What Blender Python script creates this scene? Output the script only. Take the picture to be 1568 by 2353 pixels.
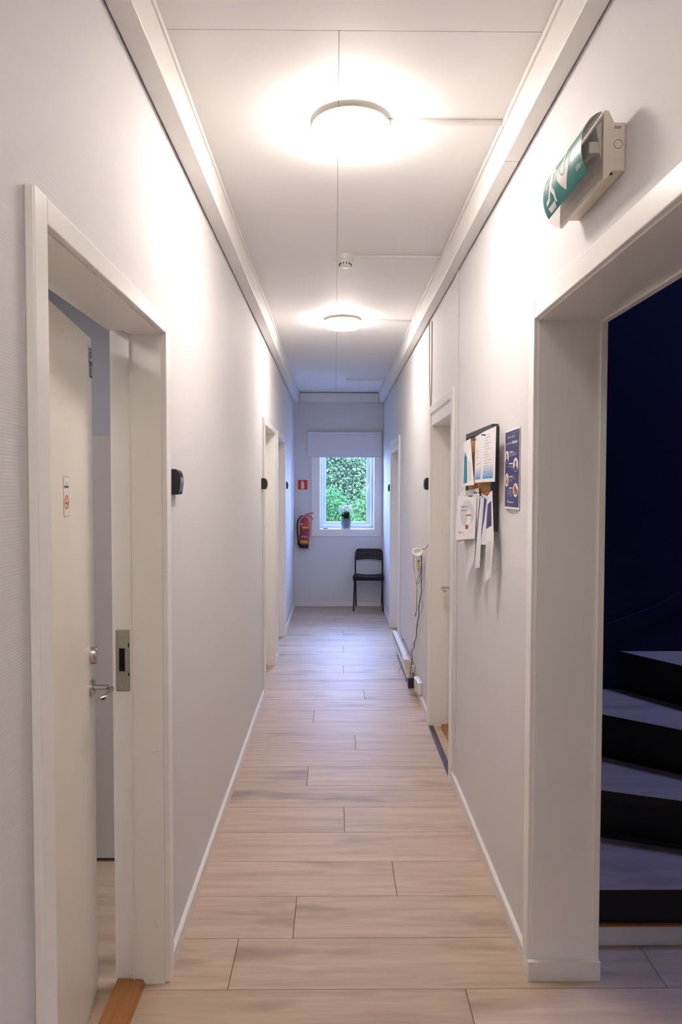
import bpy, bmesh, math, random
from mathutils import Vector, Matrix, Euler

# ------------------------------------------------------------------ clear
for o in list(bpy.data.objects):
    bpy.data.objects.remove(o)
SC = bpy.context.scene
COL = SC.collection
R = math.radians
random.seed(7)

# ------------------------------------------------------------------ camera
W, H, F = 1568.0, 2353.0, 1568.0
CX, CY = W / 2, H / 2
PITCH, YAW, ROLL, CAMZ = R(1.998), R(0.5037), R(-0.109), 1.57
cam_data = bpy.data.cameras.new('camera')
cam_data.sensor_fit = 'VERTICAL'
cam_data.sensor_height = 36.0
cam_data.lens = 36.0 * F / H
cam_data.clip_start = 0.02
cam = bpy.data.objects.new('camera', cam_data)
COL.objects.link(cam)
cam.location = (0, 0, CAMZ)
cam.matrix_world = (Matrix.Translation((0, 0, CAMZ)) @ Matrix.Rotation(-YAW, 4, 'Z')
                    @ Matrix.Rotation(R(90) - PITCH, 4, 'X') @ Matrix.Rotation(-ROLL, 4, 'Z'))
SC.camera = cam

# ------------------------------------------------------------------ exposure, sky, large lights
vs = SC.view_settings
vs.view_transform = 'Standard'
vs.look = 'None'
vs.gamma = 1.0
vs.use_curve_mapping = False
vs.exposure = 1.53

SKY_COL, SKY_STR = (0.32, 0.48, 1.0), 30.0
LAMP_COL, LAMP_STR = (1.0, 0.895, 0.82), 29.0
world = bpy.data.worlds.new('sky')
SC.world = world
world.use_nodes = True
bg = world.node_tree.nodes['Background']
bg.inputs['Color'].default_value = (*SKY_COL, 1)
bg.inputs['Strength'].default_value = SKY_STR


def area_light(name, loc, target, sx, sy, power, col, portal=False):
    l = bpy.data.lights.new(name, 'AREA')
    l.shape = 'RECTANGLE'
    l.size, l.size_y = sx, sy
    l.energy = power
    l.color = col
    o = bpy.data.objects.new(name, l)
    COL.objects.link(o)
    o.location = loc
    d = Vector(target) - Vector(loc)
    o.rotation_euler = d.to_track_quat('-Z', 'Y').to_euler()
    if portal:
        l.cycles.is_portal = True
    return o


area_light('window_portal', (0.15, 9.36, 1.50), (0.15, 0, 1.50), 0.80, 1.15, 1, (1, 1, 1), True)
# added area light standing for daylight from above the upper stair landing
area_light('landing_daylight', (3.30, 3.15, 4.7), (1.5, 3.2, 0.6), 0.7, 0.7, 30.0, (0.36, 0.43, 1.0))
# added light without a fixture, brightens the side room behind the ajar door
area_light('side_room_fill', (-1.9, 1.6, 2.6), (-1.9, 1.6, 0), 0.5, 0.5, 10.0, (1.0, 0.93, 0.89))

# ------------------------------------------------------------------ pixel helpers


def ray(px, py):
    x = (px - CX) / F
    z = -(py - CY) / F
    c, s = math.cos(ROLL), math.sin(ROLL)
    x, z = c * x - s * z, s * x + c * z
    d = Vector((x, 1, z))
    c, s = math.cos(PITCH), math.sin(PITCH)
    d = Vector((d.x, c * d.y + s * d.z, -s * d.y + c * d.z))
    c, s = math.cos(YAW), math.sin(YAW)
    return Vector((c * d.x + s * d.y, -s * d.x + c * d.y, d.z))


def onx(px, py, X):
    d = ray(px, py)
    return Vector((0, 0, CAMZ)) + d * (X / d.x)


def ony(px, py, Y):
    d = ray(px, py)
    return Vector((0, 0, CAMZ)) + d * (Y / d.y)


def onz(px, py, Z):
    d = ray(px, py)
    return Vector((0, 0, CAMZ)) + d * ((Z - CAMZ) / d.z)


# ------------------------------------------------------------------ materials


def _mat(name):
    m = bpy.data.materials.new(name)
    m.use_nodes = True
    n = m.node_tree.nodes
    return m, n, m.node_tree.links, n['Principled BSDF']


def lin(c):
    return tuple(((v / 255) / 12.92 if v <= 10 else (((v / 255) + 0.055) / 1.055) ** 2.4) for v in c)


def plain(name, col, rough=0.5, metal=0.0, spec=0.5, bump=0.0, bscale=(200, 200, 200), var=0.0, vscale=6.0, trans=0.0, alpha=1.0, coat=0.0):
    m, n, l, b = _mat(name)
    b.inputs['Base Color'].default_value = (*col, 1)
    b.inputs['Roughness'].default_value = rough
    b.inputs['Metallic'].default_value = metal
    b.inputs['Specular IOR Level'].default_value = spec
    b.inputs['Transmission Weight'].default_value = trans
    b.inputs['Alpha'].default_value = alpha
    b.inputs['Coat Weight'].default_value = coat
    geo = n.new('ShaderNodeNewGeometry')
    if var > 0:
        nz = n.new('ShaderNodeTexNoise')
        nz.inputs['Scale'].default_value = vscale
        nz.inputs['Detail'].default_value = 4
        l.new(geo.outputs['Position'], nz.inputs['Vector'])
        mx = n.new('ShaderNodeMix')
        mx.data_type = 'RGBA'
        mx.inputs['A'].default_value = (*[c * (1 - var) for c in col], 1)
        mx.inputs['B'].default_value = (*[min(1, c * (1 + var)) for c in col], 1)
        l.new(nz.outputs['Fac'], mx.inputs['Factor'])
        l.new(mx.outputs['Result'], b.inputs['Base Color'])
    if bump > 0:
        mp = n.new('ShaderNodeMapping')
        mp.inputs['Scale'].default_value = bscale
        l.new(geo.outputs['Position'], mp.inputs['Vector'])
        nz = n.new('ShaderNodeTexNoise')
        nz.inputs['Scale'].default_value = 1.0
        nz.inputs['Detail'].default_value = 2
        l.new(mp.outputs['Vector'], nz.inputs['Vector'])
        bp = n.new('ShaderNodeBump')
        bp.inputs['Strength'].default_value = bump
        bp.inputs['Distance'].default_value = 0.002
        l.new(nz.outputs['Fac'], bp.inputs['Height'])
        l.new(bp.outputs['Normal'], b.inputs['Normal'])
    return m


def emit(name, col, strength):
    m, n, l, b = _mat(name)
    b.inputs['Base Color'].default_value = (0.8, 0.8, 0.8, 1)
    b.inputs['Emission Color'].default_value = (*col, 1)
    b.inputs['Emission Strength'].default_value = strength
    return m


def wood(name, light, dark, axis=0, rough=0.35, scale=1.0, per_object=True, spec=0.45, knots=True):
    m, n, l, b = _mat(name)
    tc = n.new('ShaderNodeTexCoord')
    mp = n.new('ShaderNodeMapping')
    sc = [18.0 * scale] * 3
    sc[axis] = 1.3 * scale
    mp.inputs['Scale'].default_value = sc
    src = tc.outputs['Object']
    if per_object:
        oi = n.new('ShaderNodeObjectInfo')
        mul = n.new('ShaderNodeMath')
        mul.operation = 'MULTIPLY'
        mul.inputs[1].default_value = 37.0
        l.new(oi.outputs['Random'], mul.inputs[0])
        cb = n.new('ShaderNodeCombineXYZ')
        for k in range(3):
            l.new(mul.outputs[0], cb.inputs[k])
        ad = n.new('ShaderNodeVectorMath')
        ad.operation = 'ADD'
        l.new(src, ad.inputs[0])
        l.new(cb.outputs[0], ad.inputs[1])
        src = ad.outputs[0]
    l.new(src, mp.inputs['Vector'])
    g = n.new('ShaderNodeTexNoise')
    g.inputs['Scale'].default_value = 1.6
    g.inputs['Detail'].default_value = 8
    g.inputs['Roughness'].default_value = 0.62
    g.inputs['Distortion'].default_value = 0.5
    l.new(mp.outputs['Vector'], g.inputs['Vector'])
    cr = n.new('ShaderNodeValToRGB')
    cr.color_ramp.elements[0].position = 0.28
    cr.color_ramp.elements[0].color = (*dark, 1)
    cr.color_ramp.elements[1].position = 0.72
    cr.color_ramp.elements[1].color = (*light, 1)
    l.new(g.outputs['Fac'], cr.inputs['Fac'])
    outc = cr.outputs['Color']
    if knots:
        mp2 = n.new('ShaderNodeMapping')
        s2 = [7.0 * scale] * 3
        s2[axis] = 1.7 * scale
        mp2.inputs['Scale'].default_value = s2
        l.new(src, mp2.inputs['Vector'])
        k = n.new('ShaderNodeTexNoise')
        k.inputs['Scale'].default_value = 1.0
        k.inputs['Detail'].default_value = 3
        l.new(mp2.outputs['Vector'], k.inputs['Vector'])
        kr = n.new('ShaderNodeValToRGB')
        kr.color_ramp.elements[0].position = 0.57
        kr.color_ramp.elements[0].color = (0, 0, 0, 1)
        kr.color_ramp.elements[1].position = 0.76
        kr.color_ramp.elements[1].color = (1, 1, 1, 1)
        l.new(k.outputs['Fac'], kr.inputs['Fac'])
        mx = n.new('ShaderNodeMix')
        mx.data_type = 'RGBA'
        mx.inputs['B'].default_value = (*[c * 0.72 for c in dark], 1)
        l.new(kr.outputs['Color'], mx.inputs['Factor'])
        l.new(outc, mx.inputs['A'])
        outc = mx.outputs['Result']
    if per_object:
        hv = n.new('ShaderNodeHueSaturation')
        mr = n.new('ShaderNodeMapRange')
        mr.inputs['To Min'].default_value = 0.93
        mr.inputs['To Max'].default_value = 1.06
        l.new(oi.outputs['Random'], mr.inputs['Value'])
        l.new(mr.outputs['Result'], hv.inputs['Value'])
        l.new(outc, hv.inputs['Color'])
        outc = hv.outputs['Color']
    l.new(outc, b.inputs['Base Color'])
    b.inputs['Roughness'].default_value = rough
    b.inputs['Specular IOR Level'].default_value = spec
    bp = n.new('ShaderNodeBump')
    bp.inputs['Strength'].default_value = 0.08
    bp.inputs['Distance'].default_value = 0.001
    l.new(g.outputs['Fac'], bp.inputs['Height'])
    l.new(bp.outputs['Normal'], b.inputs['Normal'])
    return m


def thin_glass(name, tint=(1, 1, 1), fac=0.08, rough=0.0):
    m, n, l, b = _mat(name)
    n.remove(b)
    out = n['Material Output']
    tr = n.new('ShaderNodeBsdfTransparent')
    tr.inputs['Color'].default_value = (*tint, 1)
    gl = n.new('ShaderNodeBsdfGlossy')
    gl.inputs['Roughness'].default_value = rough
    fr = n.new('ShaderNodeFresnel')
    fr.inputs['IOR'].default_value = 1.45
    mx = n.new('ShaderNodeMixShader')
    ml = n.new('ShaderNodeMath')
    ml.operation = 'MULTIPLY_ADD'
    ml.inputs[1].default_value = 0.8
    ml.inputs[2].default_value = fac * 0.1
    l.new(fr.outputs[0], ml.inputs[0])
    l.new(ml.outputs[0], mx.inputs[0])
    l.new(tr.outputs[0], mx.inputs[1])
    l.new(gl.outputs[0], mx.inputs[2])
    l.new(mx.outputs[0], out.inputs['Surface'])
    return m


def leafy(name, a, b_, rough=0.45, spec=0.3):
    m, n, l, b = _mat(name)
    geo = n.new('ShaderNodeNewGeometry')
    cr = n.new('ShaderNodeValToRGB')
    cr.color_ramp.elements[0].color = (*a, 1)
    cr.color_ramp.elements[1].color = (*b_, 1)
    l.new(geo.outputs['Random Per Island'], cr.inputs['Fac'])
    l.new(cr.outputs['Color'], b.inputs['Base Color'])
    b.inputs['Roughness'].default_value = rough
    b.inputs['Specular IOR Level'].default_value = spec
    return m


M = {}
M['wall'] = plain('wall_paint', (0.735, 0.72, 0.725), 0.65, spec=0.18, bump=0.12, bscale=(8, 8, 230))
_t = M['wall'].node_tree
_w = _t.nodes.new('ShaderNodeTexWave')
_w.wave_type, _w.bands_direction = 'BANDS', 'Z'
_w.inputs['Scale'].default_value = 55.0
_w.inputs['Distortion'].default_value = 1.2
_w.inputs['Detail'].default_value = 2.0
_w.inputs['Detail Scale'].default_value = 0.4
_g = _t.nodes.new('ShaderNodeNewGeometry')
_t.links.new(_g.outputs['Position'], _w.inputs['Vector'])
_b = _t.nodes.new('ShaderNodeBump')
_b.inputs['Strength'].default_value = 0.13
_b.inputs['Distance'].default_value = 0.0008
_t.links.new(_w.outputs['Fac'], _b.inputs['Height'])
_old = [n for n in _t.nodes if n.bl_idname == 'ShaderNodeBump' and n != _b][0]
_t.links.new(_old.outputs['Normal'], _b.inputs['Normal'])
_t.links.new(_b.outputs['Normal'], _t.nodes['Principled BSDF'].inputs['Normal'])
M['ceil'] = plain('ceiling_paint', (0.89, 0.875, 0.865), 0.6, spec=0.3, bump=0.05, bscale=(150, 150, 150))
M['trim'] = plain('trim_paint', (0.88, 0.86, 0.835), 0.33, spec=0.5, bump=0.05, bscale=(60, 60, 12))
M['beam'] = plain('beam_paint', (0.85, 0.83, 0.805), 0.45, spec=0.4, var=0.04, vscale=4.0)
M['door'] = plain('door_paint', (0.88, 0.835, 0.755), 0.26, spec=0.5)
M['dark_gap'] = plain('dark_gap', (0.02, 0.017, 0.015), 0.9, spec=0.1)
M['base'] = plain('baseboard_paint', (0.80, 0.775, 0.75), 0.32)
M['plank'] = wood('oak_plank', (0.65, 0.50, 0.385), (0.44, 0.33, 0.25), 0, 0.50, spec=0.25)
M['thresh'] = wood('oak_threshold', (0.46, 0.20, 0.065), (0.32, 0.125, 0.035), 1, 0.3, scale=2.0, per_object=False, knots=False)
M['tread'] = wood('grey_tread', (0.50, 0.41, 0.37), (0.36, 0.29, 0.265), 0, 0.42, per_object=True)
M['riser'] = plain('dark_riser', (0.018, 0.015, 0.014), 0.45, spec=0.3)
M['navy'] = plain('navy_wall', (0.022, 0.026, 0.085), 0.7, spec=0.2)
M['subfloor'] = plain('subfloor', (0.10, 0.07, 0.055), 0.8)
M['black'] = plain('black_plastic', (0.014, 0.013, 0.013), 0.42)
M['gloss_black'] = plain('gloss_black', (0.012, 0.012, 0.014), 0.12, spec=0.6)
M['white_pl'] = plain('white_plastic', (0.80, 0.78, 0.74), 0.35)
M['cream_pl'] = plain('cream_plastic', (0.74, 0.68, 0.59), 0.4)
M['chrome'] = plain('brushed_steel', (0.52, 0.49, 0.47), 0.22, metal=1.0)
M['zinc'] = plain('zinc_plate', (0.42, 0.41, 0.36), 0.42, metal=0.75)
M['diff'] = emit('lamp_diffuser', LAMP_COL, LAMP_STR)
M['rim'] = plain('lamp_rim', (0.80, 0.76, 0.70), 0.4)
M['sash'] = plain('window_paint', (0.66, 0.74, 0.74), 0.3)
M['glass'] = thin_glass('window_glass')
M['clear'] = thin_glass('clear_cover', (0.93, 0.92, 0.90), 0.6, 0.03)
M['blind'] = plain('blind_fabric', (0.74, 0.735, 0.77), 0.85, spec=0.15, bump=0.1, bscale=(500, 500, 500))
M['red'] = plain('red_enamel', lin((190, 18, 16)), 0.25, coat=0.3)
M['redsign'] = plain('red_sign', lin((214, 34, 20)), 0.45)
M['cream_sign'] = plain('cream_print', lin((224, 214, 190)), 0.5)
M['yellow'] = plain('yellow_print', lin((214, 160, 30)), 0.45)
M['maroon'] = plain('maroon_print', lin((150, 36, 60)), 0.45)
M['dkred'] = plain('dark_red', lin((140, 14, 46)), 0.35)
M['rubber'] = plain('black_rubber', (0.012, 0.012, 0.012), 0.55)
M['teal'] = plain('teal_film', lin((0, 118, 116)), 0.38, spec=0.2)
M['film_white'] = plain('film_white', (0.74, 0.71, 0.69), 0.6, spec=0.2)
M['cork'] = plain('cork', lin((192, 146, 98)), 0.85, spec=0.1, var=0.16, vscale=120)
M['frame_dk'] = plain('charcoal_frame', (0.045, 0.042, 0.05), 0.5)
M['paper'] = plain('paper', (0.80, 0.79, 0.80), 0.75, spec=0.2)
M['paper_b'] = plain('paper_lilac', (0.66, 0.66, 0.78), 0.6, spec=0.3)
M['ink'] = plain('ink', (0.10, 0.10, 0.115), 0.7)
M['ink_soft'] = plain('ink_soft', (0.40, 0.40, 0.42), 0.7)
M['navy_ink'] = plain('navy_ink', lin((56, 54, 104)), 0.5)
M['teal_ink'] = plain('teal_ink', lin((16, 128, 158)), 0.55)
M['blue_ink'] = plain('blue_ink', lin((96, 160, 208)), 0.55)
M['blue_pale'] = plain('blue_pale', lin((178, 206, 226)), 0.6)
M['lilac_ink'] = plain('lilac_ink', lin((150, 148, 190)), 0.55)
M['grey_ink'] = plain('grey_ink', lin((205, 205, 212)), 0.7)
M['red_ink'] = plain('red_ink', lin((176, 66, 66)), 0.6)
M['orange_ink'] = plain('orange_ink', lin((226, 112, 34)), 0.6)
M['green_ink'] = plain('green_ink', lin((60, 96, 72)), 0.6)
M['skin'] = plain('skin_print', lin((206, 150, 124)), 0.6)
M['skin2'] = plain('skin_print_deep', lin((164, 82, 58)), 0.6)
M['hair'] = plain('hair_print', lin((80, 54, 48)), 0.6)
M['pin_blue'] = plain('pin_blue', lin((36, 52, 160)), 0.3)
M['pin_green'] = plain('pin_green', lin((16, 96, 62)), 0.3)
M['pin_red'] = plain('pin_red', lin((226, 58, 40)), 0.3)
M['pin_white'] = plain('pin_white', lin((230, 222, 210)), 0.3)
M['cable_dk'] = plain('cable_dark', (0.09, 0.075, 0.07), 0.5)
M['cable_gy'] = plain('cable_grey', (0.36, 0.32, 0.30), 0.5)
M['cable_wh'] = plain('cable_white', (0.72, 0.68, 0.64), 0.5)
M['cabinet'] = plain('cabinet_grey', (0.46, 0.43, 0.415), 0.5)
M['room'] = plain('room_paint', (0.62, 0.62, 0.68), 0.7)
M['pot'] = plain('pot_grey', (0.20, 0.20, 0.215), 0.45)
M['saucer'] = plain('saucer_white', (0.78, 0.78, 0.82), 0.35)
M['leaf_dk'] = leafy('houseplant_leaf', (0.012, 0.070, 0.010), (0.035, 0.16, 0.022))
M['petal'] = leafy('pale_petal', (0.62, 0.46, 0.56), (0.78, 0.66, 0.74), 0.6)
_m = M['petal']
_t = _m.node_tree
_tr = _t.nodes.new('ShaderNodeBsdfTranslucent')
_tr.inputs['Color'].default_value = (0.70, 0.58, 0.66, 1)
_mx = _t.nodes.new('ShaderNodeMixShader')
_mx.inputs[0].default_value = 0.5
_t.links.new(_t.nodes['Principled BSDF'].outputs[0], _mx.inputs[1])
_t.links.new(_tr.outputs[0], _mx.inputs[2])
_t.links.new(_mx.outputs[0], _t.nodes['Material Output'].inputs['Surface'])
M['soil'] = plain('soil', (0.03, 0.02, 0.015), 0.9)
M['fol_a'] = leafy('foliage_deep', (0.005, 0.024, 0.005), (0.034, 0.092, 0.020), 0.85, 0.06)
M['fol_b'] = leafy('foliage_light', (0.010, 0.030, 0.008), (0.056, 0.105, 0.024), 0.85, 0.06)
M['fol_c'] = leafy('foliage_grey', (0.018, 0.036, 0.015), (0.090, 0.132, 0.056), 0.85, 0.08)
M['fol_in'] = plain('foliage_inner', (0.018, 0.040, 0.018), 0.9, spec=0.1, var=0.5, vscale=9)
M['bark'] = plain('bark', (0.06, 0.045, 0.035), 0.9)
M['bounce_gravel'] = plain('bounce_gravel', (0.72, 0.70, 0.67), 0.9, var=0.25, vscale=30)  # made pale so the unseen ground bounces daylight in through the window
M['ext'] = plain('exterior_render', (0.5, 0.5, 0.5), 0.9)

# ------------------------------------------------------------------ mesh helpers


def link(name, bm, mat, parent=None, smooth=False, sharp=None, recalc=True):
    stuffy = name in ('print_lines', 'print_heading', 'label_icons', 'small_print', 'tag_print', 'label_bars')
    me = bpy.data.meshes.new(name)
    if recalc:
        bmesh.ops.recalc_face_normals(bm, faces=bm.faces[:])
    bm.to_mesh(me)
    bm.free()
    mats = mat if isinstance(mat, (list, tuple)) else [mat]
    for m in mats:
        me.materials.append(M[m])
    if smooth:
        for p in me.polygons:
            p.use_smooth = True
        try:
            me.set_sharp_from_angle(angle=R(sharp if sharp else 40))
        except Exception:
            pass
    o = bpy.data.objects.new(name, me)
    COL.objects.link(o)
    if stuffy:
        o['kind'] = 'stuff'
    if parent is not None:
        adopt(o, parent)
    return o


def adopt(o, parent):
    m = Matrix.Identity(4)
    chain = []
    p = parent
    while p is not None:
        chain.append(p)
        p = p.parent
    w = Matrix.Identity(4)
    for q in reversed(chain):
        w = w @ (q.matrix_parent_inverse if q.parent else Matrix.Identity(4)) @ q.matrix_basis
    o.parent = parent
    o.matrix_parent_inverse = w.inverted()


def empty(name, loc=(0, 0, 0)):
    o = bpy.data.objects.new(name, None)
    o.empty_display_size = 0.05
    o.location = loc
    COL.objects.link(o)
    return o


def tag(o, label=None, cat=None, group=None, kind=None):
    if label:
        o['label'] = label
    if cat:
        o['category'] = cat
    if group:
        o['group'] = group
    if kind:
        o['kind'] = kind
    return o


def add_box(bm, lo, hi, bevel=0.0, xf=None, seg=2):
    x0, y0, z0 = lo
    x1, y1, z1 = hi
    r = bmesh.ops.create_cube(bm, size=1.0)
    vs_ = r['verts']
    for v in vs_:
        v.co = Vector((x0 + (v.co.x + 0.5) * (x1 - x0), y0 + (v.co.y + 0.5) * (y1 - y0), z0 + (v.co.z + 0.5) * (z1 - z0)))
    if bevel > 0:
        es = set()
        for v in vs_:
            for e in v.link_edges:
                es.add(e)
        r2 = bmesh.ops.bevel(bm, geom=list(es), offset=bevel, segments=seg, affect='EDGES', profile=0.5)
        vs_ = list({v for f in r2['faces'] for v in f.verts} | {v for v in vs_ if v.is_valid})
    if xf is not None:
        bmesh.ops.transform(bm, matrix=xf, verts=[v for v in vs_ if v.is_valid])
    return bm


def box(name, lo, hi, mat, parent=None, bevel=0.0, xf=None):
    bm = bmesh.new()
    add_box(bm, lo, hi, bevel)
    if xf is not None:
        bmesh.ops.transform(bm, matrix=xf, verts=bm.verts[:])
    return link(name, bm, mat, parent)


def boxes(name, lst, mat, parent=None, bevel=0.0):
    bm = bmesh.new()
    for lo, hi in lst:
        add_box(bm, lo, hi, bevel)
    return link(name, bm, mat, parent)


def add_prism(bm, pts3, vec):
    """polygon pts3 (3d) extruded by vec"""
    vec = Vector(vec)
    a = [bm.verts.new(Vector(p)) for p in pts3]
    b = [bm.verts.new(Vector(p) + vec) for p in pts3]
    n = len(a)
    bm.faces.new(a)
    bm.faces.new(list(reversed(b)))
    for i in range(n):
        bm.faces.new((a[i], b[i], b[(i + 1) % n], a[(i + 1) % n]))
    return bm


def prism(name, pts3, vec, mat, parent=None, smooth=False):
    return link(name, add_prism(bmesh.new(), pts3, vec), mat, parent, smooth)


def add_lathe(bm, prof, seg=32, loc=(0, 0, 0), xf=None, cap=True):
    rings = []
    for r_, z in prof:
        ring = []
        for k in range(seg):
            a = 2 * math.pi * k / seg
            p = Vector((r_ * math.cos(a), r_ * math.sin(a), z))
            if xf is not None:
                p = xf @ p
            ring.append(bm.verts.new(p + Vector(loc)))
        rings.append(ring)
    for i in range(len(rings) - 1):
        for k in range(seg):
            bm.faces.new((rings[i][k], rings[i][(k + 1) % seg], rings[i + 1][(k + 1) % seg], rings[i + 1][k]))
    if cap:
        bm.faces.new(list(reversed(rings[0])))
        bm.faces.new(rings[-1])
    bmesh.ops.remove_doubles(bm, verts=[v for r_ in rings for v in r_], dist=1e-6)
    return bm


def lathe(name, prof, mat, parent=None, seg=32, loc=(0, 0, 0), xf=None, smooth=True, cap=True):
    return link(name, add_lathe(bmesh.new(), prof, seg, loc, xf, cap), mat, parent, smooth)


def smooth_path(pts, sub=5):
    pts = [Vector(p) for p in pts]
    if len(pts) < 3:
        return pts
    out = []
    for i in range(len(pts) - 1):
        p0 = pts[max(i - 1, 0)]
        p1, p2 = pts[i], pts[i + 1]
        p3 = pts[min(i + 2, len(pts) - 1)]
        for k in range(sub):
            t = k / sub
            out.append(0.5 * ((2 * p1) + (-p0 + p2) * t + (2 * p0 - 5 * p1 + 4 * p2 - p3) * t * t + (-p0 + 3 * p1 - 3 * p2 + p3) * t ** 3))
    out.append(pts[-1])
    return out


def add_tube(bm, pts, r, seg=8, smooth=True, taper=None):
    pts = smooth_path(pts) if smooth else [Vector(p) for p in pts]
    n = len(pts)
    t0 = (pts[1] - pts[0]).normalized()
    up = Vector((0, 0, 1)) if abs(t0.z) < 0.9 else Vector((1, 0, 0))
    nrm = t0.cross(up).normalized()
    rings = []
    for i, p in enumerate(pts):
        t = (pts[min(i + 1, n - 1)] - pts[max(i - 1, 0)])
        t = t.normalized() if t.length > 1e-9 else t0
        nrm = (nrm - t * nrm.dot(t))
        nrm = nrm.normalized() if nrm.length > 1e-9 else t.orthogonal().normalized()
        bi = t.cross(nrm)
        rr = r if taper is None else r + (taper - r) * i / (n - 1)
        rings.append([bm.verts.new(p + (nrm * math.cos(2 * math.pi * k / seg) + bi * math.sin(2 * math.pi * k / seg)) * rr) for k in range(seg)])
    for i in range(n - 1):
        for k in range(seg):
            bm.faces.new((rings[i][k], rings[i][(k + 1) % seg], rings[i + 1][(k + 1) % seg], rings[i + 1][k]))
    bm.faces.new(list(reversed(rings[0])))
    bm.faces.new(rings[-1])
    return bm


def tube(name, pts, r, mat, parent=None, seg=8, smooth=True, taper=None):
    return link(name, add_tube(bmesh.new(), pts, r, seg, smooth, taper), mat, parent, True)


# flat print mapped on a surface function surf(u,v)->(point, normal)
def add_decal(bm, poly, surf, off=0.0006, cuts=0):
    t = bmesh.new()
    vs_ = [t.verts.new((p[0], p[1], 0)) for p in poly]
    t.faces.new(vs_)
    t.normal_update()
    bmesh.ops.triangulate(t, faces=t.faces[:])
    if cuts:
        bmesh.ops.subdivide_edges(t, edges=t.edges[:], cuts=cuts, use_grid_fill=True)
        bmesh.ops.triangulate(t, faces=t.faces[:])
    mp = {}
    ns = {}
    for v in t.verts:
        p, nn = surf(v.co.x, v.co.y)
        mp[v] = bm.verts.new(p + nn * off)
        ns[v] = nn
    for f in t.faces:
        try:
            nf = bm.faces.new([mp[v] for v in f.verts])
            nf.normal_update()
            if nf.normal.dot(ns[f.verts[0]]) < 0:
                nf.normal_flip()
        except ValueError:
            pass
    t.free()


def decal(name, polys, surf, mat, parent=None, off=0.0006, cuts=0):
    bm = bmesh.new()
    if name == 'print_lines':
        cuts = max(cuts, 4)
    for p in polys:
        add_decal(bm, p, surf, off, cuts)
    return link(name, bm, mat, parent, recalc=False)


def rect(u0, v0, u1, v1):
    return [(u0, v0), (u1, v0), (u1, v1), (u0, v1)]


def ell(cu, cv, ru, rv, n=24):
    return [(cu + ru * math.cos(2 * math.pi * k / n), cv + rv * math.sin(2 * math.pi * k / n)) for k in range(n)]


def text(name, s, surf, u, v, size, mat, parent=None, align='LEFT', off=0.0006, bold=0.0, sx=1.0, shear=0.0, asp=1.0):
    """text on a surface, u/v/size in surface units; sx: horizontal stretch"""
    cu = bpy.data.curves.new(name, 'FONT')
    cu.body = s
    cu.size = size
    cu.align_x = align
    cu.offset = bold
    cu.shear = shear
    cu.resolution_u = 2
    tmp = bpy.data.objects.new('tmp', cu)
    me = bpy.data.meshes.new_from_object(tmp)
    bpy.data.objects.remove(tmp)
    bm = bmesh.new()
    bm.from_mesh(me)
    bpy.data.meshes.remove(me)
    for vv in bm.verts:
        p, nn = surf(u + vv.co.x * sx, v + vv.co.y * asp)
        vv.co = p + nn * off
    return link(name, bm, mat, parent, recalc=False)


def planar(o, ru, rv):
    o, ru, rv = Vector(o), Vector(ru), Vector(rv)
    nn = ru.cross(rv).normalized()
    return lambda u, v: (o + ru * u + rv * v, nn)


def copy_tree(o, parent=None):
    c = o.copy()
    COL.objects.link(c)
    c.parent = parent
    if parent is not None:
        c.matrix_parent_inverse = o.matrix_parent_inverse.copy()
    for ch in list(o.children):
        copy_tree(ch, c)
    return c


# ------------------------------------------------------------------ main dimensions
XL, XR, YE, ZC = -0.538, 0.636, 9.054, 2.828
YB = -2.6                       # corridor goes on behind the camera
WTL, WTR = 0.155, 0.20          # wall thickness left / right
XLo, XRo = XL - WTL, XR + WTR   # outer faces
ZBEAM = 2.692


def holes_wall(name, x0, x1, ya, yb, za, zb, holes, mat):
    """wall slab along y with rectangular holes (y0,y1,z0,z1), built of blocks in one mesh"""
    bm = bmesh.new()
    ys = sorted(holes)
    cur = ya
    for (h0, h1, z0, z1) in ys:
        add_box(bm, (x0, cur, za), (x1, h0, zb))
        if z0 > za:
            add_box(bm, (x0, h0, za), (x1, h1, z0))
        if z1 < zb:
            add_box(bm, (x0, h0, z1), (x1, h1, zb))
        cur = h1
    add_box(bm, (x0, cur, za), (x1, yb, zb))
    return link(name, bm, mat)


# door openings (clear y0,y1,z) inside their linings
LD = [(1.262, 2.112, 2.040), (5.128, 6.000, 2.040), (6.300, 7.190, 2.040)]
RDA = (3.665, 4.450, 2.050)
RDB = (6.720, 7.640, 2.030)
ROPEN = (1.160, 2.130, 2.093)
LIN = 0.018

wl = holes_wall('wall_left', XLo, XL, YB, YE + 0.3, 0, 3.05,
                [(a - LIN, b + LIN, 0, z + LIN) for a, b, z in LD], 'wall')
tag(wl, 'long white ribbed wall with three doors on the left of the corridor', 'wall', kind='structure')
wr = holes_wall('wall_right', XR, XRo, YB, YE + 0.3, 0, 3.05,
                [(ROPEN[0] - LIN, ROPEN[1] + LIN, 0, ROPEN[2] + LIN), (RDA[0] - LIN, RDA[1] + LIN, 0, RDA[2] + LIN),
                 (RDB[0] - LIN, RDB[1] + LIN, 0, RDB[2] + LIN)], 'wall')
tag(wr, 'long white ribbed wall with notice board on the right of the corridor', 'wall', kind='structure')

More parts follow.
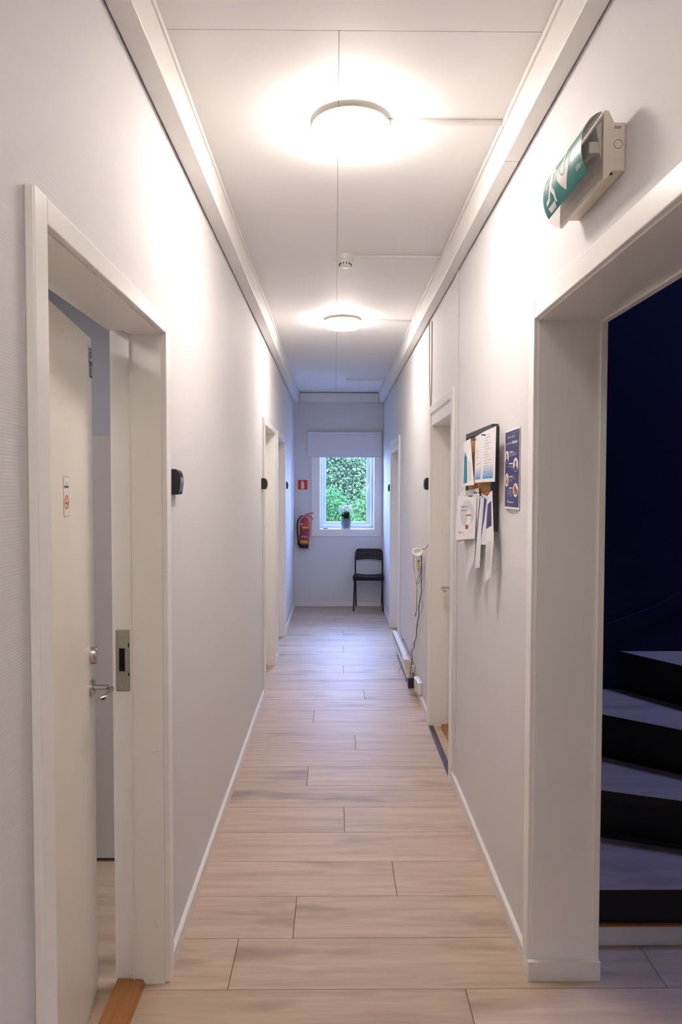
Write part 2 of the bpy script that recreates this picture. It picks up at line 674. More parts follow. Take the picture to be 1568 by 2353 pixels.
# window opening in the end wall
WX0, WX1, WZ0, WZ1 = -0.205, 0.525, 1.020, 2.190
bm = bmesh.new()
add_box(bm, (XL, YE, 0), (WX0, YE + 0.3, 3.05))
add_box(bm, (WX1, YE, 0), (XR, YE + 0.3, 3.05))
add_box(bm, (WX0, YE, 0), (WX1, YE + 0.3, WZ0))
add_box(bm, (WX0, YE, WZ1), (WX1, YE + 0.3, 3.05))
we = link('wall_end', bm, 'wall')
tag(we, 'white end wall with the window at the far end of the corridor', 'wall', kind='structure')
wb = box('wall_back', (XL, YB - 0.1, 0), (XR, YB, 3.05), 'wall')
tag(wb, 'white wall closing the corridor behind the viewer', 'wall', kind='structure')

# ---- floor with planks
FX0, FX1, FY0, FY1 = -3.4, 3.8, YB - 0.1, YE + 0.3
fl = box('floor', (FX0, FY0, -0.12), (FX1, FY1, -0.012), 'subfloor')
tag(fl, 'pale greyish oak plank floor running along the corridor', 'floor', kind='structure')
PWID, PLEN = 0.2443, 1.383
rows = {-1: 0.413, 0: 1.05, 1: -0.144, 2: 0.243, 3: -0.62, 4: 0.047, 5: -0.60, 6: -0.147, 7: 0.72, 8: 0.129, 9: 0.70, 10: -0.143, 11: 0.66,
        12: 0.226, 13: 0.80, 14: -0.62, 15: 0.076, 16: 0.75, 17: -0.60, 18: 0.086, 19: 0.78, 20: -0.66, 21: 0.096}
bm = bmesh.new()
add_box(bm, (0, -PWID / 2 + 0.0009, -0.012), (PLEN - 0.0018, PWID / 2 - 0.0009, 0.0), 0.0012, seg=1)
plank_me = bpy.data.meshes.new('plank')
bm.to_mesh(plank_me)
bm.free()
plank_me.materials.append(M['plank'])


def span_for(yc):
    x0, x1 = XL - 0.17, XR + 0.21
    if yc < 3.0:
        x0 = -2.1
    if yc < 2.29:
        x1 = 2.2
    return x0, x1


k = -1
rnd = random.Random(3)
yk = 2.086
kmin = int(math.floor((YB - 2.086) / PWID))
for k in range(kmin, 30):
    ya_, yb_ = 2.086 + k * PWID, 2.086 + (k + 1) * PWID
    if ya_ > YE:
        break
    yc = (ya_ + yb_) / 2
    x0, x1 = span_for(yc)
    butt = rows.get(k, rnd.uniform(-0.6, 0.6))
    n0 = int(math.floor((x0 - butt) / PLEN))
    s = butt + n0 * PLEN
    while s < x1:
        a, b2 = s, s + PLEN
        o = bpy.data.objects.new('plank', plank_me)
        ca, cb_ = max(a, x0), min(b2, x1)
        if cb_ - ca > 0.02:
            if cb_ - ca < PLEN - 0.001 or yb_ > YE:
                bmx = bmesh.new()
                add_box(bmx, (ca - a, -PWID / 2 + 0.0009, -0.012), (cb_ - a - 0.0018, min(PWID / 2 - 0.0009, YE - yc), 0.0), 0.0012, seg=1)
                me = bpy.data.meshes.new('plank')
                bmx.to_mesh(me)
                bmx.free()
                me.materials.append(M['plank'])
                o.data = me
            o.location = (a, yc, 0)
            COL.objects.link(o)
            adopt(o, fl)
        s += PLEN

# ---- ceiling with panels
ce = box('ceiling', (-3.4, YB - 0.1, ZC + 0.0065), (XRo, YE + 0.3, 3.05), 'dark_gap')
tag(ce, 'white panelled ceiling with fine joints over the corridor', 'ceiling', kind='structure')
xs_mid = 0.009
cuts = [YB, -1.16, 0.08, 1.32, 1.922, 2.54, 3.787, 5.034, 6.28, 7.53, 8.78, YE]
for i in range(len(cuts) - 1):
    a, b2 = cuts[i], cuts[i + 1]
    g = 0.0012 if abs(a - 1.922) < 0.01 else 0.0002
    g2 = 0.0012 if abs(b2 - 1.922) < 0.01 else 0.0002
    if b2 < 2.0:
        box('ceiling_panel', (XL, a + g, ZC), (XR, b2 - g2, ZC + 0.0066), 'ceil', ce)
    else:
        box('ceiling_panel', (XL, a + g, ZC), (xs_mid - 0.0007, b2 - g2, ZC + 0.0066), 'ceil', ce)
        box('ceiling_panel', (xs_mid + 0.0007, a + g, ZC), (XR, b2 - g2, ZC + 0.0066), 'ceil', ce)

# ---- beams (boxed trims) under the ceiling
bm = bmesh.new()
add_box(bm, (XL + 0.004, YB, ZBEAM), (XL + 0.067, YE - 0.001, ZC - 0.0008), 0.003)
add_box(bm, (XL + 0.065, YB, ZC - 0.020), (XL + 0.074, YE - 0.001, ZC - 0.001), 0.002)
o = link('trim_1', bm, 'beam')
tag(o, 'boxed white trim beam along the left wall under the ceiling', 'beam', kind='structure')
rb = empty('trim_2', (XR, 0, ZBEAM))
tag(rb, 'boxed white trim beam along the right wall under the ceiling', 'beam', kind='structure')
for a, b2 in ((YB, 2.380), (2.3815, YE - 0.001)):
    bm = bmesh.new()
    add_box(bm, (XR - 0.058, a, ZBEAM), (XR - 0.004, b2, ZC - 0.0008), 0.003)
    add_box(bm, (XR - 0.066, a, ZC - 0.020), (XR - 0.056, b2, ZC - 0.001), 0.002)
    link('beam_board', bm, 'beam', rb)
eb = box('trim_3', (XL + 0.071, YE - 0.052, ZBEAM + 0.006), (XR - 0.064, YE - 0.0005, ZC - 0.010), 'beam', bevel=0.003)
tag(eb, 'short boxed white trim beam over the end window', 'beam', kind='structure')
box('lip', (XL + 0.071, YE - 0.056, ZBEAM + 0.006), (XR - 0.064, YE - 0.050, ZBEAM + 0.020), 'beam', eb, 0.002)

# ---- baseboards
BH, BT = 0.058, 0.014


def base_profile_y(name, x, sgn, y0, y1, label):
    """baseboard along y on face x, sgn=+1 points to +x"""
    p = [(x, 0), (x + sgn * BT, 0), (x + sgn * BT, BH - 0.005), (x + sgn * (BT - 0.005), BH), (x, BH)]
    o = prism(name, [(a, y0, z) for a, z in p], (0, y1 - y0, 0), 'base')
    return tag(o, label, 'baseboard', kind='structure')


CW = 0.058
base_profile_y('baseboard_left', XL, 1, YB, LD[0][0] - 0.064, 'white baseboard nearest the viewer before the ajar left door')
base_profile_y('baseboard_left', XL, 1, LD[0][1] + CW, LD[1][0] - 0.068, 'long white baseboard between the ajar door and the next left door')
base_profile_y('baseboard_left', XL, 1, LD[1][1] + CW, LD[2][0] - 0.064, 'short white baseboard between the two far left doors')
base_profile_y('baseboard_left', XL, 1, LD[2][1] + CW, YE, 'white baseboard beyond the last left door by the end wall')
base_profile_y('baseboard_right', XR, -1, YB, ROPEN[0] - CW, 'white baseboard nearest the viewer before the stair opening')
base_profile_y('baseboard_right', XR, -1, ROPEN[1] + CW, RDA[0] - 0.065, 'white baseboard under the notice board on the right wall')
base_profile_y('baseboard_right', XR, -1, RDA[1] + CW, RDB[0] - 0.078, 'white baseboard behind the panel heater')
base_profile_y('baseboard_right', XR, -1, RDB[1] + CW, YE, 'white baseboard beside the black chair at the far right')
p = [(YE, 0), (YE - BT, 0), (YE - BT, BH - 0.005), (YE - BT + 0.005, BH), (YE, BH)]
o = prism('baseboard_end', [(XL + BT, a, z) for a, z in p], (XR - XL - 2 * BT, 0, 0), 'base')
tag(o, 'white baseboard along the end wall behind the chair', 'baseboard', kind='structure')

# ------------------------------------------------------------------ doors


def leaf_local(parent, width, height, thick, xf, closed_handle=True, hz=0.98, name='door_leaf', hside=1):
    """leaf in local coords: u along +y from hinge 0..width, thickness along +x 0..thick (visible face x=thick), z from .012"""
    bm = bmesh.new()
    add_box(bm, (0, 0, 0.012), (thick, width, height), 0.002)
    bmesh.ops.transform(bm, matrix=xf, verts=bm.verts[:])
    return link(name, bm, 'door', parent)


def lever(parent, xf, face, yc, z, direction):
    """lever handle on face x=face; direction -1: points to hinge"""
    bm = bmesh.new()
    rot = Matrix.Rotation(R(90), 4, 'Y')
    add_lathe(bm, [(0.0, 0.0), (0.026, 0.0), (0.026, 0.007), (0.022, 0.010), (0.0, 0.010)], 24, (face, yc, z), rot, cap=False)
    bmesh.ops.transform(bm, matrix=xf, verts=bm.verts[:])
    h = link('door_handle', bm, 'chrome', parent, True)
    pts = [(face + 0.008, yc, z), (face + 0.035, yc, z), (face + 0.052, yc + direction * 0.004, z), (face + 0.062, yc + direction * 0.018, z - 0.001),
           (face + 0.062, yc + direction * 0.040, z - 0.003), (face + 0.058, yc + direction * 0.078, z - 0.006), (face + 0.046, yc + direction * 0.092, z - 0.008)]
    bm = add_tube(bmesh.new(), pts, 0.0080, 12)
    bmesh.ops.transform(bm, matrix=xf, verts=bm.verts[:])
    link('lever', bm, 'chrome', h, True)
    return h


def door_left(n, y0, y1, z1, near_w, far_w, label):
    d = empty('door_%d' % n, (XL, (y0 + y1) / 2, 0))
    tag(d, label, 'door', kind='structure')
    xf_, xb = XL + 0.018, XLo - 0.002
    reb = -0.634                          # lining steps here; beyond it the rebate for the leaf
    # lining: stop part (thick) and rebate part (thin)
    for nm, a, b2 in (('jamb_lining', y0 - LIN, y0), ('jamb_lining', y1, y1 + LIN)):
        s = 1 if a < y0 - 0.001 else -1
        bm = bmesh.new()
        if s > 0:
            add_box(bm, (reb, a, 0), (XL + 0.002, y0, z1 + LIN))
            add_box(bm, (xb, a, 0), (reb, y0 - 0.011, z1 + LIN))
        else:
            add_box(bm, (reb, y1, 0), (XL + 0.002, b2, z1 + LIN))
            add_box(bm, (xb, y1 + 0.011, 0), (reb, b2, z1 + LIN))
        link(nm, bm, 'trim', d)
    bm = bmesh.new()
    add_box(bm, (reb, y0, z1), (XL + 0.002, y1, z1 + LIN))
    add_box(bm, (xb, y0, z1 + 0.011), (reb, y1, z1 + LIN))
    link('head_lining', bm, 'trim', d)
    for yy, sg_ in ((y0, 1), (y1, -1)):
        box('stop_bead', (reb - 0.001, min(yy, yy + sg_ * 0.004), 0.0), (reb + 0.004, max(yy, yy + sg_ * 0.004), z1), 'trim', d, 0.0012)
    # casing boards
    ins = 0.006
    for a, b2 in ((y0 - near_w, y0 - ins), (y1 + ins, y1 + far_w)):
        box('casing_board', (XL, a, 0), (xf_, b2, z1 + 0.055), 'trim', d, 0.003)
    box('casing_head', (XL, y0 - ins, z1 + ins), (xf_ - 0.001, y1 + ins, z1 + 0.054), 'trim', d, 0.003)
    # oak threshold
    bm = bmesh.new()
    add_prism(bm, [(-0.598, y0, 0.0), (-0.606, y0, 0.016), (-0.684, y0, 0.020), (-0.69, y0, 0.0)], (0, y1 - y0, 0))
    link('threshold', bm, 'thresh', d)
    return d


dL1 = door_left(1, *LD[0], 0.063, 0.056, 'white door standing ajar with steel lever handle, nearest on the left')
dL2 = door_left(2, *LD[1], 0.068, 0.058, 'closed white door in deep frame, middle of the left wall')
dL3 = door_left(3, *LD[2], 0.063, 0.058, 'closed white door in deep frame, last on the left wall')
# closed leaves of the two far left doors
for d, (y0, y1, z1) in ((dL2, LD[1]), (dL3, LD[2])):
    xf = Matrix.Translation((-0.676, y0 - 0.008, 0))
    lf = leaf_local(d, y1 - y0 + 0.016, z1 + 0.008, 0.040, xf)
    lever(lf, xf, 0.040, 0.06, 0.98, 1)
# ajar leaf of the near door: hinge at room side of near jamb
hx, hy = -0.676, LD[0][0] - 0.008
fx, fy = -0.738, 2.086
ang = math.atan2(-(fx - (hx + 0.04)) * -1, fy - hy)
ang = math.atan2((hx + 0.04) - fx, fy - hy)           # rotation so that +y tips toward -x
LW = math.hypot((hx + 0.04) - fx, fy - hy)
XFD = Matrix.Translation((hx + 0.04, hy, 0)) @ Matrix.Rotation(ang, 4, 'Z') @ Matrix.Translation((-0.04, 0, 0))
leaf1 = leaf_local(dL1, LW, 2.020, 0.040, XFD)
hd = lever(leaf1, XFD, 0.040, LW - 0.052, 0.970, -1)
bm = bmesh.new()
pr = [(0.0, 0.0), (0.017, 0.0), (0.017, 0.016), (0.0145, 0.020), (0.0, 0.020)]
add_lathe(bm, pr, 20, (0, 0, 0), Matrix.Diagonal((1.0, 1.0, 1.0, 1.0)), cap=False)
bmesh.ops.transform(bm, matrix=XFD @ Matrix.Translation((0.040, LW - 0.050, 1.067)) @ Matrix.Rotation(R(90), 4, 'Y') @ Matrix.Diagonal((1.55, 1.0, 1.0, 1.0)), verts=bm.verts[:])
lk = link('lock_cylinder', bm, 'chrome', leaf1, True)
leaf_n = XFD.to_3x3() @ Vector((1, 0, 0))
leaf_v = XFD.to_3x3() @ Vector((0, -1, 0))             # to the right when facing the leaf from the corridor


def on_leaf(px, py):
    d = ray(px, py)
    o = Vector((0, 0, CAMZ))
    p0 = XFD @ Vector((0.04, 0, 0))
    return o + d * ((p0 - o).dot(leaf_n) / d.dot(leaf_n))


# leaf_v points toward the hinge/camera; text runs left-to-right = from far (+y)?  facing -x, right-hand is +y
leaf_r = XFD.to_3x3() @ Vector((0, 1, 0))
tl, br = on_leaf(145, 1097), on_leaf(159, 1188)
sw, sh = (br - tl).dot(leaf_r), tl.z - br.z
sgn = planar(tl - Vector((0, 0, sh)), leaf_r * sw, Vector((0, 0, sh)))
st = decal('no_smoking_sticker', [rect(0, 0, 1, 1)], sgn, 'paper', leaf1, 0.0006)
tag(st, 'small white no-smoking sticker')
decal('sticker_edge', [rect(0, 0.985, 1, 1), rect(0, 0, 1, 0.012), rect(0, 0, 0.02, 1), rect(0.98, 0, 1, 1)], sgn, 'skin', st, 0.001)
text('lettering', 'NO', sgn, 0.5, 0.80, 0.09, 'ink', st, 'CENTER', 0.0012, sx=1.6)
text('lettering', 'SMOKING', sgn, 0.5, 0.715, 0.085, 'ink', st, 'CENTER', 0.0012, sx=2.0, bold=0.004)
bm = bmesh.new()
c_in, c_out = [], []
for q in range(32):
    a = 2 * math.pi * q / 32
    c_in.append((0.5 + 0.27 * math.cos(a), 0.36 + 0.27 * math.sin(a) * sw / sh))
    c_out.append((0.5 + 0.36 * math.cos(a), 0.36 + 0.36 * math.sin(a) * sw / sh))
for q in range(32):
    add_decal(bm, [c_in[q], c_out[q], c_out[(q + 1) % 32], c_in[(q + 1) % 32]], sgn, 0.0012)
add_decal(bm, [(0.27, 0.36 + 0.19 * sw / sh), (0.33, 0.36 + 0.23 * sw / sh), (0.73, 0.36 - 0.19 * sw / sh), (0.67, 0.36 - 0.23 * sw / sh)], sgn, 0.0014)
link('red_ring', bm, 'orange_ink', st)
decal('cigarette', [rect(0.26, 0.315, 0.74, 0.345)], sgn, 'ink', st, 0.0012)
tl, br = on_leaf(202.5, 800), on_leaf(210.5, 872)
sw, sh = (br - tl).dot(leaf_r), tl.z - br.z
sg2 = planar(tl - Vector((0, 0, sh)), leaf_r * sw, Vector((0, 0, sh)))
st2 = decal('door_label', [rect(0, 0, 1, 1)], sg2, 'grey_ink', leaf1, 0.0006)
tag(st2, 'small green and black certification label')
decal('label_mark', [rect(0, 0.97, 1, 1), rect(0, 0.55, 0.06, 1), rect(0.94, 0.55, 1, 1), [(0.2, 0.62), (0.45, 0.66), (0.8, 0.9), (0.55, 0.9)], [(0.15, 0.86), (0.3, 0.9), (0.75, 0.7), (0.6, 0.68)],
                     rect(0, 0.47, 1, 0.55)], sg2, 'green_ink', st2, 0.001)
decal('label_bars', [rect(0, 0.38, 1, 0.45), rect(0, 0.29, 1, 0.325), rect(0, 0.20, 1, 0.25), rect(0, 0.12, 1, 0.16), rect(0, 0.0, 1, 0.07)], sg2, 'ink', st2, 0.001)
# strike plate on the far jamb
yj = LD[0][1] + 0.011
sp = boxes('strike_plate', [((-0.686, yj - 0.003, 0.932), (-0.641, yj + 0.004, 1.128))], 'zinc', dL1, 0.004)
boxes('latch_recess', [((-0.674, yj - 0.0036, 0.997), (-0.656, yj, 1.069)), ((-0.646, yj - 0.0036, 0.982), (-0.643, yj, 0.992)), ((-0.646, yj - 0.0036, 1.072), (-0.643, yj, 1.085))], 'dark_gap', sp)
boxes('latch_tongue', [((-0.655, yj - 0.006, 1.0), (-0.646, yj - 0.002, 1.066)), ((-0.680, yj - 0.0045, 1.0), (-0.676, yj - 0.002, 1.062))], 'zinc', sp, 0.001)
bm = bmesh.new()
for zz in (0.948, 0.975, 1.088, 1.113):
    add_lathe(bm, [(0.0035, 0.0), (0.0035, 0.0045)], 12, (-0.665, yj - 0.0005, zz), Matrix.Rotation(R(90), 4, 'X'))
link('screw', bm, 'chrome', sp, True)


for px_, py_ in ((309, 1728), (358, 1725), (316, 2127), (366, 2121)):
    yy = LD[0][1] if px_ > 320 else LD[0][1] + 0.011
    c = ony(px_, py_, yy)
    bm = add_lathe(bmesh.new(), [(0, 0), (0.0075, 0), (0.0075, 0.0012), (0.006, 0.002), (0, 0.002)], 16, (c.x, yy, c.z), Matrix.Rotation(R(90), 4, 'X'), cap=False)
    link('screw_cap', bm, 'trim', dL1, True)


def door_right(n, y0, y1, z1, near_w, far_w, label, headdrop=0.072, xleaf=0.745, hnear=False):
    d = empty('door_%d' % n, (XR, (y0 + y1) / 2, 0))
    tag(d, label, 'door', kind='structure')
    xf_, xb = XR - 0.018, XRo + 0.002
    for a, b2 in ((y0 - LIN, y0), (y1, y1 + LIN)):
        bm = bmesh.new()
        add_box(bm, (XR - 0.002, a, 0), (xb, b2, z1 + LIN))
        if a > y0:
            add_box(bm, (0.700, y1 - 0.012, 0.0), (xleaf, y1, z1 - headdrop))
        else:
            add_box(bm, (0.700, y0, 0.0), (xleaf, y0 + 0.012, z1 - headdrop))
        link('jamb_lining', bm, 'trim', d)
    bm = bmesh.new()
    add_box(bm, (XR - 0.006, y0, z1 - headdrop), (xb, y1, z1 + LIN), 0.002)
    link('head_lining', bm, 'trim', d)
    ins = 0.006
    box('casing_board', (xf_, y0 - near_w, 0), (XR, y0 - ins, z1 + 0.058), 'trim', d, 0.003)
    box('casing_board', (xf_, y1 + ins, 0), (XR, y1 + far_w, z1 + 0.052), 'trim', d, 0.003)
    box('casing_head', (xf_ + 0.001, y0 - ins, z1 + 0.004), (XR, y1 + ins, z1 + 0.052), 'trim', d, 0.003)
    xf = Matrix.Translation((xleaf, y0, 0))
    bm = bmesh.new()
    add_box(bm, (0, 0.002, 0.022), (0.04, y1 - y0 - 0.002, z1 - headdrop), 0.002)
    bmesh.ops.transform(bm, matrix=xf, verts=bm.verts[:])
    lf = link('door_leaf', bm, 'door', d)
    # handle near the far side, on the corridor face (mirror in x)
    mx = Matrix.Translation((xleaf, y0, 0)) @ Matrix.Diagonal((-1, 1, 1, 1))
    if hnear:
        lever(lf, mx, 0.0, 0.10, 0.935, 1)
    else:
        lever(lf, mx, 0.0, y1 - y0 - 0.10, 0.935, -1)
    prism('threshold', [(0.702, y0, 0.0), (0.707, y0, 0.018), (0.79, y0, 0.02), (0.80, y0, 0.0)], (0, y1 - y0, 0), 'thresh', d)
    return d


dRA = door_right(4, *RDA, 0.065, 0.058, 'closed white door with steel handle and dark floor strip on the right wall')
box('floor_strip', (0.618, RDA[0] + 0.002, 0.0), (0.652, RDA[1] - 0.002, 0.006), 'frame_dk', dRA, 0.002)
dRB = door_right(5, *RDB, 0.078, 0.05, 'closed white door beyond the panel heater, far on the right wall', hnear=True)

# ---- open doorway to the stairs (right, near)
d = empty('door_6', (XR, 1.64, 0))
tag(d, 'wide open doorway with white lining leading to the dark stairs', 'doorway', kind='structure')
y0, y1, z1 = ROPEN
xb = 0.846
for a, b2, s in ((y0 - LIN, y0, -1), (y1, y1 + LIN, 1)):
    box('jamb_lining', (XR - 0.003, a, 0), (xb, b2, z1 + LIN), 'trim', d)
box('head_lining', (XR - 0.003, y0, z1), (xb, y1, z1 + LIN), 'trim', d)
for a, b2 in ((y0 - 0.072, y0 - 0.004), (y1 + 0.004, y1 + CW)):
    box('casing_board', (XR - 0.018, a, 0), (XR, b2, z1 + 0.066), 'trim', d, 0.003)
box('casing_head', (XR - 0.017, y0 - 0.004, z1 + 0.004), (XR, y1 + 0.004, z1 + 0.065), 'trim', d, 0.003)
# raised edge beads at the stair side
box('edge_bead', (0.824, y1 - 0.006, 0), (xb, y1, z1), 'trim', d, 0.002)
box('edge_bead', (0.824, y0, z1 - 0.008), (xb, y1, z1), 'trim', d, 0.002)
prism('plinth', [(0.618, y1 - 0.014, 0), (xb + 0.003, y1 - 0.014, 0), (xb + 0.003, y1 + 0.002, 0), (0.618, y1 + 0.002, 0)], (0, 0, 0.062), 'base', d)
box('plinth', (0.618, y0, 0), (xb + 0.003, y0 + 0.014, 0.062), 'base', d, 0.002)

# vertical cover strip on the right wall
o = box('trim_4', (XR - 0.006, 3.535, BH), (XR - 0.0002, 3.592, ZBEAM), 'wall', bevel=0.002)
tag(o, 'flat white vertical cover strip beside the right door', 'cover strip', kind='structure')

# ------------------------------------------------------------------ end window
win = empty('window_1', (0.15, YE, 0.93))
tag(win, 'white casement window looking onto green shrubs at corridor end', 'window', kind='structure')
CO = 0.012
for lo, hi in (((-0.311, YE - CO, 0.932), (WX0 + 0.004, YE, 2.27)), ((WX1 - 0.004, YE - CO, 0.932), (0.618, YE, 2.27)),
               ((WX0 + 0.004, YE - CO, 0.932), (WX1 - 0.004, YE, WZ0 + 0.002)), ((WX0 + 0.004, YE - CO, WZ1 - 0.004), (WX1 - 0.004, YE, 2.27))):
    box('casing_board', lo, hi, 'trim', win, 0.002)
YF = YE + 0.20
# reveal lining and sill
box('reveal_lining', (WX0 - 0.003, YE - 0.004, WZ0), (WX0 + 0.006, YF + 0.05, WZ1), 'trim', win)
box('reveal_lining', (WX1 - 0.006, YE - 0.004, WZ0), (WX1 + 0.003, YF + 0.05, WZ1), 'trim', win)
box('reveal_lining', (WX0, YE - 0.004, WZ1 - 0.006), (WX1, YF + 0.05, WZ1 + 0.003), 'trim', win)
box('window_sill', (WX0, YE - 0.004, WZ0 - 0.003), (WX1, YF + 0.06, WZ0 + 0.008), 'trim', win, 0.002)
# fixed frame + sash
fo = (WX0 + 0.006, WX1 - 0.006, WZ0 + 0.008, WZ1 - 0.006)
a = [ony(741, 1207, YF), ony(852.5, 1207, YF)]
fi = (a[0].x, a[1].x, a[0].z, WZ1 - 0.045)
g0, g1 = ony(748.5, 1200, YF), ony(843.5, 1200, YF)
gi = (g0.x, g1.x, g0.z, WZ1 - 0.10)


def ring_boxes(out, inn, y0, y1):
    return [((out[0], y0, out[2]), (inn[0], y1, out[3])), ((inn[1], y0, out[2]), (out[1], y1, out[3])),
            ((inn[0], y0, out[2]), (inn[1], y1, inn[2])), ((inn[0], y0, inn[3]), (inn[1], y1, out[3]))]


boxes('window_frame', ring_boxes(fo, fi, YF, YF + 0.07), 'sash', win, 0.002)
so = (fi[0] + 0.003, fi[1] - 0.003, fi[2] + 0.003, fi[3] - 0.003)
sash = boxes('sash', ring_boxes(so, gi, YF + 0.006, YF + 0.055), 'sash', win, 0.003)
boxes('glazing_bead', ring_boxes(gi, (gi[0] + 0.006, gi[1] - 0.006, gi[2] + 0.008, gi[3] - 0.006), YF + 0.024, YF + 0.036), 'trim', sash)
box('pane', (gi[0] - 0.004, YF + 0.028, gi[2] - 0.004), (gi[1] + 0.004, YF + 0.033, gi[3] + 0.004), 'glass', sash)
hp = ony(849, 1112, YF)
hb = box('window_handle', (hp.x - 0.010, YF - 0.006, hp.z - 0.05), (hp.x + 0.010, YF + 0.007, hp.z + 0.03), 'white_pl', sash, 0.003)
tube('lever', [(hp.x, YF - 0.004, hp.z), (hp.x, YF - 0.03, hp.z), (hp.x - 0.012, YF - 0.036, hp.z - 0.04), (hp.x - 0.032, YF - 0.034, hp.z - 0.105)], 0.008, 'white_pl', hb)
bm = add_lathe(bmesh.new(), [(0.0, 0), (0.013, 0), (0.013, 0.006), (0, 0.006)], 12, (gi[0] + 0.035, YF + 0.027, gi[2] + 0.012), Matrix.Rotation(R(90), 4, 'X'), cap=False)
# roller blind
bl0, bl1 = ony(706.5, 1051, YE - 0.045), ony(876.5, 1051, YE - 0.045)
zt = ony(790, 994, YE - 0.045).z
rb_ = empty('roller_blind', ((bl0.x + bl1.x) / 2, YE, bl0.z))
tag(rb_, 'white roller blind pulled a third down over the window', 'blind')
cloth = box('blind_cloth', (bl0.x, YE - 0.0275, bl0.z), (bl1.x, YE - 0.0262, zt - 0.005), 'blind', rb_)
box('bottom_bar', (bl0.x, YE - 0.031, bl0.z - 0.001), (bl1.x, YE - 0.022, bl0.z + 0.014), 'blind', rb_, 0.003)
lathe('blind_tube', [(0.0205, 0), (0.0205, bl1.x - bl0.x)], 'blind', rb_, 20, (bl0.x, YE - 0.038, zt - 0.004), Matrix.Rotation(R(90), 4, 'Y'))
for xx in (bl0.x - 0.012, bl1.x + 0.002):
    box('bracket', (xx, YE - 0.060, zt - 0.028), (xx + 0.010, YE, zt + 0.022), 'white_pl', rb_, 0.003)
tube('blind_chain', [(bl1.x + 0.006, YE - 0.036, zt - 0.01), (bl1.x + 0.0065, YE - 0.036, 1.9), (bl1.x + 0.006, YE - 0.036, 1.512), (bl1.x + 0.009, YE - 0.030, 1.505), (bl1.x + 0.0125, YE - 0.026, 1.512),
                     (bl1.x + 0.0125, YE - 0.026, 1.9), (bl1.x + 0.0125, YE - 0.030, zt - 0.01)], 0.0022, 'cable_wh', rb_, 6)

# potted flower on the sill
ZS = WZ0 + 0.008
YP = YE + 0.085
pc = ony(795.5, 1213, YP)
fp = empty('potted_flower', (pc.x, YP, ZS))
tag(fp, 'pale pink flowering plant in grey pot on window sill', 'plant')
lathe('saucer', [(0.0, ZS), (0.062, ZS), (0.080, ZS + 0.010), (0.078, ZS + 0.012), (0.06, ZS + 0.005), (0, ZS + 0.005)], 'saucer', fp, 32, (pc.x, YP, 0), cap=False)
zr = ony(795, 1191.5, YP).z
lathe('pot', [(0.0, ZS + 0.006), (0.058, ZS + 0.006), (0.060, ZS + 0.010), (0.072, zr - 0.012), (0.074, zr - 0.012), (0.0745, zr), (0.069, zr), (0.067, zr - 0.015), (0.0, zr - 0.015)], 'pot', fp, 36, (pc.x, YP, 0), cap=False)
lathe('soil', [(0.0, zr - 0.013), (0.066, zr - 0.012)], 'soil', fp, 24, (pc.x, YP, 0), cap=True)


def add_leaf(bm, p, d, n, l, w, fold=0.15):
    d = d.normalized()
    s = d.cross(n)
    s = s.normalized() if s.length > 1e-6 else d.orthogonal().normalized()
    n = s.cross(d).normalized()
    pts = [p, p + d * l * 0.35 + s * w * 0.5 + n * w * fold, p + d * l * 0.75 + s * w * 0.38 + n * w * fold, p + d * l - n * l * 0.08,
           p + d * l * 0.75 - s * w * 0.38 + n * w * fold, p + d * l * 0.35 - s * w * 0.5 + n * w * fold]
    v = [bm.verts.new(q) for q in pts]
    bm.faces.new((v[0], v[1], v[2], v[3]))
    bm.faces.new((v[0], v[3], v[4], v[5]))


rn = random.Random(11)
bm = bmesh.new()
for i in range(90):
    a = rn.uniform(0, 2 * math.pi)
    el = rn.uniform(-0.1, 1.2)
    rr = rn.uniform(0.005, 0.04)
    p = Vector((pc.x + rr * math.cos(a), YP + rr * math.sin(a) * 0.8, zr + rn.uniform(-0.008, 0.06)))
    dd = Vector((math.cos(a) * math.cos(el), math.sin(a) * math.cos(el) * 0.8, math.sin(el) - 0.1))
    add_leaf(bm, p, dd, Vector((0, 0, 1)), rn.uniform(0.035, 0.06), rn.uniform(0.026, 0.04))
link('foliage', bm, 'leaf_dk', fp, recalc=False)
bm = bmesh.new()
for i in range(14):
    a = rn.uniform(0, 2 * math.pi)
    rr = rn.uniform(0.02, 0.07)
    add_tube(bm, [(pc.x + 0.2 * rr * math.cos(a), YP + 0.2 * rr * math.sin(a), zr), (pc.x + 0.6 * rr * math.cos(a), YP + 0.5 * rr * math.sin(a), zr + 0.07), (pc.x + rr * math.cos(a), YP + 0.7 * rr * math.sin(a), zr + 0.125)], 0.0018, 5)
link('stems', bm, 'leaf_dk', fp, True)
bm = bmesh.new()
ftop = ony(795, 1159.5, YP).z
for i in range(150):
    a = rn.uniform(0, 2 * math.pi)
    q = math.sqrt(rn.random())
    xr_ = 0.098 * q * math.cos(a)
    yr_ = 0.062 * q * math.sin(a)
    c = Vector((pc.x + xr_, YP + yr_, ftop - 0.014 - 0.052 * q * q + rn.uniform(-0.012, 0.006)))
    if i > 134:
        c.z -= rn.uniform(0.03, 0.085)
    nn = Vector((xr_ * 8, yr_ * 8 - 0.4, 1)).normalized()
    for kk in range(5):
        th = 2 * math.pi * kk / 5 + a
        t1 = nn.orthogonal().normalized()
        t2 = nn.cross(t1)
        add_leaf(bm, c, t1 * math.cos(th) + t2 * math.sin(th) + nn * 0.35, nn, 0.0125, 0.0105)
link('flower_heads', bm, 'petal', fp, recalc=False)['kind'] = 'stuff'

